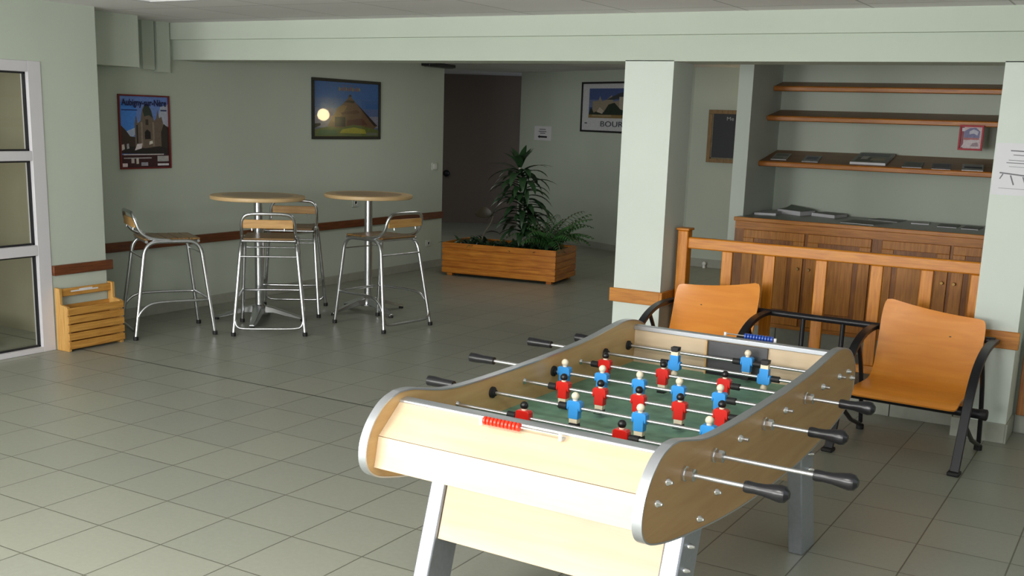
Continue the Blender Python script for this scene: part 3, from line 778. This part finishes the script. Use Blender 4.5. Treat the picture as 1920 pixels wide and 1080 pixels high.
for i, (y, zf, zb, x0, lab) in enumerate(((6.62, 2.018, 2.062, 1.398, 'topmost of the three wooden niche shelves, empty'), (6.50, 1.778, 1.833, 1.398, 'middle wooden niche shelf with a red framed picture hung on its edge'), (6.38, 1.414, 1.50, 1.397, 'lowest wooden niche shelf with leaflets and a magazine on it'))):
    s = empty('wall_shelf', (x0, y, zf), lab, 'shelf', 0, 'niche wall shelves')
    dpt = 6.85-y; sl = (zb-zf)/dpt; L_ = 4.398-x0
    MB().prism([(.018, -.026+.018*sl), (dpt, -.026+dpt*sl), (dpt, dpt*sl), (.018, .018*sl)], 0, L_, 'x').build('board', M['shelf'], s)
    MB().prism([(-.004, -.036), (.020, -.040), (.020, .001), (.004, .004), (-.006, -.004)], -.0, L_, 'x').build('front_edge', M['shelf_edge'], s, bevel=.004)
    SH.append((y, zf, sl))
# red framed picture hanging at the edge of the middle shelf
t = poster('small_picture', 'small red framed picture hanging from the edge of the middle shelf', 'picture', (2.893, 6.488, 1.565), (1, 0), .172, .185, pm((188, 62, 72)), .014, depth=.012)
print_layers(t, [((214, 196, 200), rect(0, 1, 0, 1)), ((150, 90, 100), rect(0, .14, 0, 1)), ((132, 132, 170), [(.15, .5), (.9, .5), (.92, .8), (.7, .98), (.4, .95), (.15, .8)]), ((200, 200, 214), [(.4, .66), (.62, .7), (.8, .62), (.84, .8), (.6, .9), (.4, .8)]),
                 ((186, 120, 124), [(.15, .4), (.9, .42), (.9, .5), (.15, .5)]), ((216, 206, 210), [(.05, .05), (.85, .05), (.9, .38), (.5, .42), (.2, .3)]), ((170, 150, 160), [(.5, .1), (.9, .1), (.84, .3), (.6, .26)]), ((226, 222, 230), [(.03, .8), (.16, .8), (.16, .95), (.03, .95)])], .172, .185, .014)
# leaflets on the lowest shelf
def on_shelf(i, name, label, cat, x0, x1, ya, yb, th, rgb, pic, skew=0., group=None):
    y, zf, sl = SH[i]
    z = zf+(ya-y)*sl+.0012
    t = empty(name, (x0, ya, z), label, cat, 0, group)
    t.rotation_euler = (math.atan(sl), 0, 0)
    MB().prism([(0, 0), (x1-x0, 0), (x1-x0+skew, yb-ya), (skew, yb-ya)], 0, th, 'z').build('pages', M['paper'], t, smooth=False)
    m = MB(); W_, D_ = x1-x0, yb-ya
    def q(a, b, c_, d_, col, k):
        zz = th+.0004*(k+1)
        m.add([(a*W_+skew*c_, c_*D_, zz), (b*W_+skew*c_, c_*D_, zz), (b*W_+skew*d_, d_*D_, zz), (a*W_+skew*d_, d_*D_, zz)], [(0, 1, 2, 3)], pm(col))
    q(0, 1, 0, 1, rgb, 0)
    for k, p in enumerate(pic): q(*p, k+1)
    m.build('cover', None, t, smooth=False)
    return t
G = 'leaflets on the lowest niche shelf'
on_shelf(2, 'leaflet', 'grey leaflet at the left end of the lowest shelf', 'leaflet', 1.47, 1.60, 6.455, 6.70, .004, (168, 170, 160), [(.1, .9, .55, .9, (128, 134, 128)), (.1, .7, .2, .4, (140, 142, 136))], -.03, G)
on_shelf(2, 'leaflet', 'small bluish leaflet between the left end leaflet and the magazine', 'leaflet', 1.735, 1.865, 6.43, 6.66, .004, (150, 156, 160), [(.15, .85, .3, .8, (108, 116, 128)), (.1, .5, .1, .22, (180, 180, 176))], -.03, G)
on_shelf(2, 'magazine', 'large thick magazine in the middle of the lowest shelf', 'magazine', 2.117, 2.39, 6.43, 6.81, .018, (150, 156, 148), [(.08, .92, .62, .92, (122, 132, 138)), (.1, .6, .1, .5, (104, 112, 100)), (.5, .9, .2, .45, (176, 172, 150)), (.2, .4, .3, .6, (200, 200, 196))], -.01)
on_shelf(2, 'leaflet', 'dull grey leaflet just right of the large magazine', 'leaflet', 2.52, 2.665, 6.40, 6.60, .004, (130, 134, 128), [(.1, .9, .3, .85, (112, 116, 112))], -.02, G)
on_shelf(2, 'leaflet', 'dull purple grey leaflet second from the right on the lowest shelf', 'leaflet', 2.74, 2.876, 6.385, 6.59, .004, (124, 122, 128), [(.1, .9, .3, .85, (104, 104, 116)), (.2, .7, .05, .2, (150, 146, 150))], -.03, G)
on_shelf(2, 'leaflet', 'pale leaflet with a dark blue bar at the right end of the lowest shelf', 'leaflet', 2.955, 3.105, 6.385, 6.60, .006, (178, 184, 180), [(.1, .95, .3, .6, (70, 82, 96)), (.1, .9, .7, .9, (156, 162, 160))], -.03, G)
# print matter on the counter
def on_counter(name, label, cat, pts, z, th, rgb, edge=None, group=None, curl=0.):
    cx = sum(p[0] for p in pts)/4; cy = sum(p[1] for p in pts)/4
    t = empty(name, (cx, cy, z), label, cat, 0, group)
    q = [(p[0]-cx, p[1]-cy) for p in pts]
    MB().prism(q, 0, th, 'z').build('pages', edge or M['paper'], t, smooth=False)
    m = MB()
    n = 6; a, b, c_, d_ = [Vector((*p, 0)) for p in q]
    vs = []; fs = []
    for i in range(n+1):
        f_ = i/n; l = a.lerp(d_, f_); r = b.lerp(c_, f_)
        for zz in (0, .0015):
            vs.append((l.x, l.y, th+.0005+zz+curl*max(0, f_-.3)**2)); vs.append((r.x, r.y, th+.0005+zz+curl*.12*f_*f_))
    for i in range(n):
        k = i*4
        fs += [(k, k+1, k+5, k+4), (k+2, k+6, k+7, k+3), (k, k+4, k+6, k+2), (k+1, k+3, k+7, k+5)]
    fs += [(0, 2, 3, 1), (n*4, n*4+1, n*4+3, n*4+2)]
    m.add(vs, fs); m.build('cover', pm(rgb), t)
    return t
CT = .9855
on_counter('booklet', 'thin white booklet at the left end of the counter', 'booklet', [(1.42, 6.30), (1.585, 6.35), (1.545, 6.62), (1.40, 6.60)], CT, .016, (206, 208, 214))
on_counter('catalogue', 'thick open-lidded catalogue with curling green cover on the counter', 'book', [(1.50, 6.66), (1.74, 6.50), (1.80, 6.72), (1.56, 6.84)], CT, .034, (112, 124, 112), curl=.06)
on_counter('book', 'grey covered book right of the thick catalogue on the counter', 'book', [(1.80, 6.62), (2.02, 6.50), (2.06, 6.74), (1.86, 6.83)], CT, .024, (128, 130, 128))
G = 'flat leaflets on the counter'
on_counter('leaflet', 'pair of large dull leaflet sheets near the front middle of the counter', 'leaflet', [(2.16, 6.14), (2.42, 6.10), (2.50, 6.38), (2.18, 6.50)], CT, .003, (134, 138, 132), group=G)
on_counter('leaflet', 'dark leaflet near the wall in the middle of the counter', 'leaflet', [(2.26, 6.62), (2.50, 6.55), (2.52, 6.80), (2.30, 6.82)], CT, .003, (118, 124, 122), group=G)
on_counter('leaflet', 'small bright white leaflet on the right half of the counter', 'leaflet', [(2.61, 6.52), (2.74, 6.54), (2.72, 6.72), (2.58, 6.74)], CT, .006, (200, 204, 204), group=G)
on_counter('leaflet', 'grey green leaflet right of the bright white one', 'leaflet', [(2.82, 6.42), (2.96, 6.42), (2.95, 6.70), (2.80, 6.70)], CT, .004, (112, 118, 114), group=G)
on_counter('leaflet', 'grey leaflet furthest right on the counter beside the pillar', 'leaflet', [(3.0, 6.38), (3.12, 6.38), (3.12, 6.66), (2.99, 6.68)], CT, .004, (124, 126, 128), group=G)

# ------------------------------------------------------------------ wooden railing on the kerb
RY = 4.2
r = empty('wooden_railing', (1.60, RY+.06, .115), 'orange varnished wooden railing with square post between the two pillars', 'railing')
oz = -.115; oy = -.06
MB().box(.015, .085, .005+oy, .075+oy+.01, .003, 1.018+oz).build('newel_post', M['railing_v'], r, bevel=.006)
MB().box(.006, .094, -.004+oy, .094+oy, 1.018+oz, 1.034+oz).build('post_cap', M['railing'], r, bevel=.005)
MB().box(.085, 1.855, .012+oy, .058+oy, .905+oz, .978+oz).build('handrail', M['railing'], r, bevel=.008)
MB().box(.085, 1.865, .015+oy, .055+oy, .248+oz, .298+oz).build('bottom_rail', M['railing'], r, bevel=.005)
for a in (.315, .59, .915, 1.245, 1.53): MB().box(a, a+.07, .024+oy, .046+oy, .298+oz, .905+oz).build('baluster', M['railing_v'], r, bevel=.004)
MB().box(1.805, 1.865, .01+oy, .06+oy, .003, .905+oz).build('end_post', M['railing_v'], r, bevel=.004)

# ------------------------------------------------------------------ waiting bench (beam seating, middle seat missing)
ba = math.radians(-3.2)
bn = empty('beam_bench', (3.245, 3.275, 0), 'black steel waiting bench with two orange plywood seats and an empty bay between', 'bench', ba)
SP = .645; armx = [.3225-SP*i for i in range(4)]
prof = [(.0, .0), (.055, .13), (.115, .28), (.175, .41), (.265, .505), (.39, .565), (.52, .588), (.69, .588)]
for x in armx:
    pts = smooth_path([(x, y, z) for y, z in prof], 2)
    a = MB().tube(pts, 0, flat=(.045, .022, (0, -.7, .7))).build('arm_frame', M['frame_black'], bn, bevel=.003)
    MB().box(x-.03, x+.03, -.035, .035, 0, .02).build('foot_pad', M['rubber'], a, bevel=.006)
    b = MB()
    b.tube(smooth_path([(x, .36, .55), (x, .45, .42), (x, .53, .2), (x, .565, .04)], 2), .0125, n=8)
    b.tube([(x, .10, .25), (x, .36, .10), (x, .555, .03)], .0125, n=8)
    b.build('rear_brace', M['frame_black'], a)
    MB().lathe([(.022, 0), (.022, .025), (.016, .03)], (x, .565, 0), n=14).build('rear_foot', M['rubber'], a)
x0, x1 = armx[-1]-.03, armx[0]+.05
MB().tube([(x0, .30, .262), (x1, .30, .262)], .026, n=16).build('seat_beam', M['frame_black'], bn)
MB().lathe([(.03, 0), (.03, .03), (.024, .034)], (x1-.012, .30, .262), 'x', n=18).build('beam_cap', M['rubber'], bn)
MB().tube([(armx[3], .685, .588), (armx[0], .685, .588)], .019, n=14).build('top_tube', M['frame_black'], bn)
for x in (armx[2]+.215, armx[1]-.19): MB().tube([(x, .30, .27), (x, .665, .31), (x, .682, .40), (x, .685, .585)], .014, n=10).build('support_post', M['frame_black'], bn)
def seat(cx, tilt):
    # plywood shell, profile in (y,z) from back top to front lip, back curves gently across its width
    pr = smooth_path([(0, .668, .715), (0, .636, .60), (0, .585, .46), (0, .535, .365), (0, .455, .322), (0, .34, .322), (0, .22, .325), (0, .15, .318), (0, .115, .295)], 2)
    n = 14; hw = .285; vs = []; fs = []; K = len(pr)
    for th in (0, 1):
        for i, p in enumerate(pr):
            q = i/(K-1)
            d = (pr[min(i+1, K-1)]-pr[max(i-1, 0)]).normalized(); nr = Vector((0, -d.z, d.y))
            back = max(0, 1-q*2.1)
            hwq = hw*(1-.05*math.sin(PI*q))
            # rounded corners
            e = min(i, K-1-i)/6.
            if e < 1: hwq -= .05*(1-math.sqrt(max(0, 1-(1-e)**2)))
            for k in range(n+1):
                x = -hwq+2*hwq*k/n; u = x/hw
                z = p.z+back*(.022*u*u+tilt*u*.034)
                y = p.y-back*.035*u*u-.012*u*u*(1-back)*0+back*.012
                vs.append((cx+x, y+nr.y*(-.011*th), z+nr.z*(-.011*th)))
    A = K*(n+1)
    for i in range(K-1):
        for k in range(n):
            a = i*(n+1)+k
            fs += [(a, a+1, a+n+2, a+n+1), (A+a, A+a+n+1, A+a+n+2, A+a+1)]
    for i in range(K-1):
        a = i*(n+1); fs += [(a, a+n+1, A+a+n+1, A+a), (a+n, A+a+n, A+a+2*n+1, a+2*n+1)]
    for k in range(n):
        fs += [(k, A+k, A+k+1, k+1)]
        a = (K-1)*(n+1)+k; fs += [(a, a+1, A+a+1, A+a)]
    s = MB().add(vs, fs).build('seat_shell', M['ply'], bn)
    for x in (-.10, .10): MB().lathe([(.008, -.004), (.009, .004), (.006, .007)], (cx+x, .630, .585), 'y', n=12).build('bolt', M['black'], s)
    MB().box(cx-.11, cx+.11, .22, .40, .268, .312).build('seat_bracket', M['frame_black'], s)
seat((armx[0]+armx[1])/2, -1.); seat((armx[2]+armx[3])/2, 1.)

# ------------------------------------------------------------------ table football
FX0, FY0, FYAW = 2.272, .418, -.024
fb = empty('table_football', (FX0, FY0, 0), 'pale maple table football with silver legs and red and blue players', 'table football', FYAW)
UI = .925; TH = .026
profl = [(-.10, .813), (-.165, .797), (-.222, .752), (-.258, .698), (-.270, .645), (-.262, .600), (-.228, .568), (-.17, .548), (-.05, .522), (.16, .493), (.40, .468), (.66, .455), (1.0, .456), (1.2, .466), (1.36, .482), (1.52, .503), (1.65, .526), (1.745, .556), (1.795, .60), (1.812, .65), (1.805, .70), (1.775, .745), (1.71, .79), (1.62, .815), (1.52, .822), (1.42, .812), (1.2, .786), (.9, .772), (.6, .765), (.3, .764), (.15, .772), (.04, .795), (-.04, .813)]
pp = smooth_path([(a, b, 0) for a, b in profl]+[(profl[0][0], profl[0][1], 0)], 2)[:-1]
PRO = [(p.x, p.y) for p in pp]
def offset(pts, d):
    out = []; n = len(pts)
    ar = sum(pts[i][0]*pts[(i+1) % n][1]-pts[(i+1) % n][0]*pts[i][1] for i in range(n))
    sg = 1 if ar > 0 else -1
    for i in range(n):
        a = Vector(pts[i-1]); b = Vector(pts[(i+1) % n]); t_ = (b-a).normalized()
        out.append((pts[i][0]+sg*t_.y*d, pts[i][1]-sg*t_.x*d))
    return out
OUT = offset(PRO, .005)
for u0, nm in ((-TH, 'left'), (UI, 'right')):
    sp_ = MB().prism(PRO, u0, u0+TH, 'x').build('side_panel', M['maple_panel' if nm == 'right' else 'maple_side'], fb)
    n = len(PRO); vs = []; fs = []
    for u in (u0-.002, u0+TH+.002):
        vs += [(u, *p) for p in PRO]+[(u, *p) for p in OUT]
    for i in range(n):
        j = (i+1) % n
        fs += [(i, j, n+j, n+i), (2*n+i, 3*n+i, 3*n+j, 2*n+j), (n+i, n+j, 3*n+j, 3*n+i), (i, 2*n+i, 2*n+j, j)]
    MB().add(vs, fs).build('edge_trim', M['alu'], sp_)
    if nm == 'right':
        for v, z in ((-.115, .713), (-.178, .668), (.27, .577), (.14, .528), (1.69, .707), (1.755, .668)):
            MB().lathe([(.012, 0), (.011, .006), (.006, .012), (.005, .018)], (u0+TH, v, z), 'x', n=14).build('bolt', M['chrome'], sp_)
# boards of the two ends: upper facet, lower facet, cap strip
def end_boards(sgn, c):
    def V(v): return c+sgn*(v) if sgn < 0 else v
    f = (lambda v: v) if sgn > 0 else (lambda v: 2*.782-v)
    A, B, C = (-.10, .783), (-.208, .694), (-.230, .594)
    th = .018
    MB().prism([(f(A[0]), A[1]), (f(B[0]), B[1]), (f(B[0]+.016), B[1]-.006), (f(A[0]+.014), A[1]-.016)], 0, UI, 'x').build('upper_end_board', M['maple'], fb, bevel=.0015)
    MB().prism([(f(B[0]), B[1]-.0015), (f(C[0]), C[1]), (f(C[0]+.02), C[1]), (f(B[0]+.018), B[1]-.0075)], 0, UI, 'x').build('lower_end_board', M['maple'], fb, bevel=.0015)
    MB().prism([(f(-.103), .784), (f(-.099), .791), (f(-.066), .795), (f(-.055), .791), (f(-.055), .772), (f(-.09), .772)], 0, UI, 'x').build('cap_strip', M['alu'], fb, bevel=.002)
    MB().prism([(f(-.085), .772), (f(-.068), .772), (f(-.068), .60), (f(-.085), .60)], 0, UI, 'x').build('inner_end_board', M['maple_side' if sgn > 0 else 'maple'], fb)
    MB().prism([(f(C[0]+.02), C[1]), (f(C[0]+.02), C[1]+.012), (f(.10), .50), (f(.09), .488)], 0, UI, 'x').build('underside_board', M['maple'], fb)
end_boards(1, 0); end_boards(-1, 0)
MB().box(0, UI, -.068, 1.632, .605, .622).build('playfield', M['felt'], fb)
MB().box(0, UI, .09, 1.455, .495, .513).build('base_board', M['maple'], fb)
# goals (dark recess in a surround on the inner end boards)
for v0, v1, nm in ((1.620, 1.6315, 'far'), (-.0675, -.056, 'near')):
    g = MB(); g.box(.352, .628, v0, v1, .622, .768)
    go = g.build('goal', M['goal'], fb)
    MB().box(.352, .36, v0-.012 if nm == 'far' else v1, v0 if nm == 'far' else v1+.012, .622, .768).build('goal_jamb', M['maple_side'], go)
    MB().box(.36, .62, v0-.004 if nm == 'far' else v1, v0 if nm == 'far' else v1+.004, .622, .646).build('goal_sill', M['frame_black'], go)
# legs (splayed), aprons
for sgn in (1, -1):
    f = (lambda v: v) if sgn > 0 else (lambda v: 2*.72-v)
    for u0, u1 in ((.0, .06), (.872, .932)):
        l = MB().prism([(f(.085), .485), (f(.235), .485), (f(.09), .0), (f(-.067), .0)], u0, u1, 'x').build('leg', M['alu_leg'], fb, bevel=.006)
        b = MB(); uu = u1 if u0 > .5 else u0
        for z in (.37, .44): b.lathe([(.011, 0), (.010, (.006 if u0 > .5 else -.006)), (.004, (.02 if u0 > .5 else -.02))], (uu, f(.13-(.45-z)*.32), z), 'x', n=12)
        b.build('leg_bolt', M['chrome'], l)
    MB().prism([(f(.095), .485), (f(.113), .485), (f(.055), .285), (f(.037), .285)], .062, .87, 'x').build('apron', M['maple'], fb, bevel=.002)
# score counters
def abacus(v, z, u0, b0, b1, u1, mat, n=10):
    a = MB().tube([(u0, v, z), (u1, v, z)], .003, n=8).build('score_wire', M['chrome'], fb)
    for u in (u0, u1): MB().tube([(u, v, z+.006), (u, v, z-.012), (u, v+(.035 if v < 0 else -.035), z-.014)], .006, n=8).build('score_bracket', M['white'], a)
    s = (b1-b0)/n
    for i in range(n):
        MB().lathe([(.006, 0), (.0125, s*.2), (.0135, s*.5), (.0125, s*.8), (.006, s*.98)], (b0+i*s, v, z), 'x', n=14).build('score_bead', mat, a)
abacus(-.128, .788, .335, .344, .476, .613, M['bead_red'])
abacus(1.690, .797, .408, .496, .626, .634, M['bead_blue'])
# rods with players
ZR = .708; PIT = .2235
def player(u, v, shirt, head, parent, flip):
    m = MB()
    # local: z from rod, facing -v
    m.prism([(-.017, -.072), (.017, -.072), (.015, -.056), (.011, -.053), (-.011, -.053), (-.015, -.056)], -.017, .015, 'y', M['hair'])
    m.prism([(-.0165, -.036), (.0165, -.036), (.0155, -.055), (-.0155, -.055)], -.012, .012, 'y', M['cream'])
    m.prism([(-.026, .020), (-.020, .026), (.020, .026), (.026, .020), (.027, -.004), (.022, -.008), (.019, .0), (.0185, -.038), (-.0185, -.038), (-.019, .0), (-.022, -.008), (-.027, -.004)], -.014, .014, 'y', M[shirt])
    m.lathe([(.009, .024), (.009, .034)], n=10, m=M['cream'])
    m.ball((0, 0, .042), .0145, M[head], 12)
    m.lathe([(.013, -.027), (.013, .027)], axis='x', n=12, m=M[shirt])
    if flip: m.xf(Matrix.Rotation(PI, 4, 'X'))
    m.xf(Matrix.Translation((u, v, ZR)))
    m.build('player', None, parent, bevel=.0022)
HR = [(.016, 0), (.0178, .008), (.016, .03), (.0175, .055), (.0225, .082), (.0255, .103), (.023, .117), (.011, .127)]
def grip(parent, u, v, right):
    m = MB()
    if right: pr = HR; m.lathe([(r_, h_) for r_, h_ in pr], (u, v, ZR), 'x', n=20)
    else: m.lathe([(r_, -h_) for r_, h_ in [(.0155, 0), (.0165, .012), (.017, .05), (.020, .09), (.0195, .115), (.012, .121)]], (u, v, ZR), 'x', n=20)
    m.build('handle', M['black'], parent)
rows = [('R', 0, [.462], 1.135), ('R', 1, [.275, .640], 1.262), ('B', 2, [.347, .598, .845], -.17), ('R', 3, [.175, .330, .485, .645, .800], 1.108),
        ('B', 4, [.053, .220, .380, .543, .705], -.281), ('R', 5, [.118, .377, .636], 1.082), ('B', 6, [.329, .717], -.268), ('B', 7, [.562], -.15)]
for side, i, men, hu in rows:
    v = PIT*i
    u0, u1 = (-.075, hu+.01) if side == 'R' else (hu-.01, UI+TH+.03)
    rd = MB().tube([(u0, v, ZR), (u1, v, ZR)], .0068, n=12).build('rod', M['rod'], fb)
    for u in men: player(u, v, 'red' if side == 'R' else 'blue', 'hair' if side == 'R' else 'cream', rd, i == 6)
    for s_, u in ((-1, men[0]), (1, men[-1])):
        a = u+s_*.03; b = u+s_*.062
        if min(a, b) > .012 and max(a, b) < UI-.02:
            MB().tube([(min(a, b), v, ZR), (max(a, b), v, ZR)], .013, n=14).build('bumper', M['rubber'], rd)
    grip(rd, hu, v, side == 'R')
    if side == 'R':
        MB().lathe([(.024, 0), (.024, .008), (.0195, .010), (.0195, .034), (.013, .036)], (UI+TH, v, ZR), 'x', n=8).build('bearing', M['chrome'], rd)
        MB().lathe([(.011, .0), (.013, .004), (.008, .012)], (0, v, ZR), 'x', n=14).build('inner_bearing', M['chrome'], rd)
    else:
        MB().lathe([(.021, 0), (.021, .008), (.012, .012), (.012, .018)], (0, v, ZR), 'x', n=18).build('inner_bearing', M['rubber'], rd)
        MB().lathe([(.014, 0), (.013, .006), (.008, .012)], (UI+TH, v, ZR), 'x', n=12).build('bearing', M['chrome'], rd)
        MB().lathe([(.018, 0), (.018, -.01), (.014, -.025)], (-TH, v, ZR), 'x', n=12).build('outer_bearing', M['chrome'], rd)

# ------------------------------------------------------------------ light and camera
wd = bpy.data.worlds.new('world'); S.world = wd; wd.use_nodes = True
wd.node_tree.nodes['Background'].inputs['Color'].default_value = (.75, .85, 1, 1)
wd.node_tree.nodes['Background'].inputs['Strength'].default_value = .6
for x, y, e in ((1.3, -1.6, 34), (2.9, -1.6, 34), (-1.0, 6.3, 7), (-4.7, 9.6, 7)):  # unseen ceiling panels and lamps added to brighten room, hall and corridor
    q = empty('ceiling_light', (x, y, CZ), ('lit square ceiling panel in the hall behind the beam' if 9 > y > 0 else 'lit square ceiling panel at the dark corridor end of the hall' if y > 9 else 'lit square ceiling panel in front of the rear windows, %s' % ('nearer the glazed wall' if x < 2 else 'nearer the right wall')), 'ceiling light')
    MB().box(-.31, .31, -.31, -.285, -.02, 0).box(-.31, .31, .285, .31, -.02, 0).box(-.31, -.285, -.285, .285, -.02, 0).box(.285, .31, -.285, .285, -.02, 0).build('light_frame', M['pvc'], q)
    MB().box(-.285, .285, -.285, .285, -.008, 0).build('diffuser', M['diffuser'], q)
    ld = bpy.data.lights.new('ceiling_lamp', 'AREA'); ld.size = .55; ld.energy = e; ld.color = (1, .98, .93)
    lo = bpy.data.objects.new('ceiling_lamp', ld); COL.objects.link(lo); lo.location = (x, y, CZ-.03)
ld = bpy.data.lights.new('back_room_lamp', 'AREA'); ld.size = .5; ld.energy = 6.5; ld.color = (1, .97, .9)  # unseen lamp added to brighten the space behind the glass
lo = bpy.data.objects.new('back_room_lamp', ld); COL.objects.link(lo); lo.location = (-2.85, 1.2, CZ-.03)
for i, (a, b) in enumerate(WX):
    ld = bpy.data.lights.new('window_daylight', 'AREA'); ld.shape = 'RECTANGLE'; ld.size = b-a-.14; ld.size_y = WZ[1]-WZ[0]-.14
    ld.energy = (95, 104, 84)[i]; ld.color = (1., .985, .95)
    lo = bpy.data.objects.new('window_daylight', ld); COL.objects.link(lo)
    lo.location = ((a+b)/2, -4.48, (WZ[0]+WZ[1])/2); lo.rotation_euler = (PI/2, 0, 0)
ld = bpy.data.lights.new('window_daylight', 'AREA'); ld.shape = 'RECTANGLE'; ld.size = 3.8; ld.size_y = 1.3; ld.energy = 8; ld.color = (.97, .99, 1)  # weak fill from the right, added with the unseen side window
lo = bpy.data.objects.new('window_daylight', ld); COL.objects.link(lo); lo.location = (6.47, -.6, 1.475); lo.rotation_euler = (PI/2, 0, PI/2)
cd = bpy.data.cameras.new('camera'); cam = bpy.data.objects.new('camera', cd); COL.objects.link(cam)
cd.sensor_width = 36; cd.lens = 36*2058.485/1920; cd.shift_y = 124.71/1920; cd.clip_end = 60
CAMP = (4.3143, -2.45957, 1.68787)
R0, R1, R2 = ((0.858409, 0.51195, 0.032286), (0.134755, -0.164324, -0.977158), (-0.494951, 0.843152, -0.210045))
mw = Matrix(((R0[0], -R1[0], -R2[0], CAMP[0]), (R0[1], -R1[1], -R2[1], CAMP[1]), (R0[2], -R1[2], -R2[2], CAMP[2]), (0, 0, 0, 1)))
cam.matrix_world = mw
S.camera = cam
S.view_settings.view_transform = 'Standard'; S.view_settings.look = 'None'; S.view_settings.gamma = 1
S.view_settings.use_curve_mapping = False; S.view_settings.exposure = .32
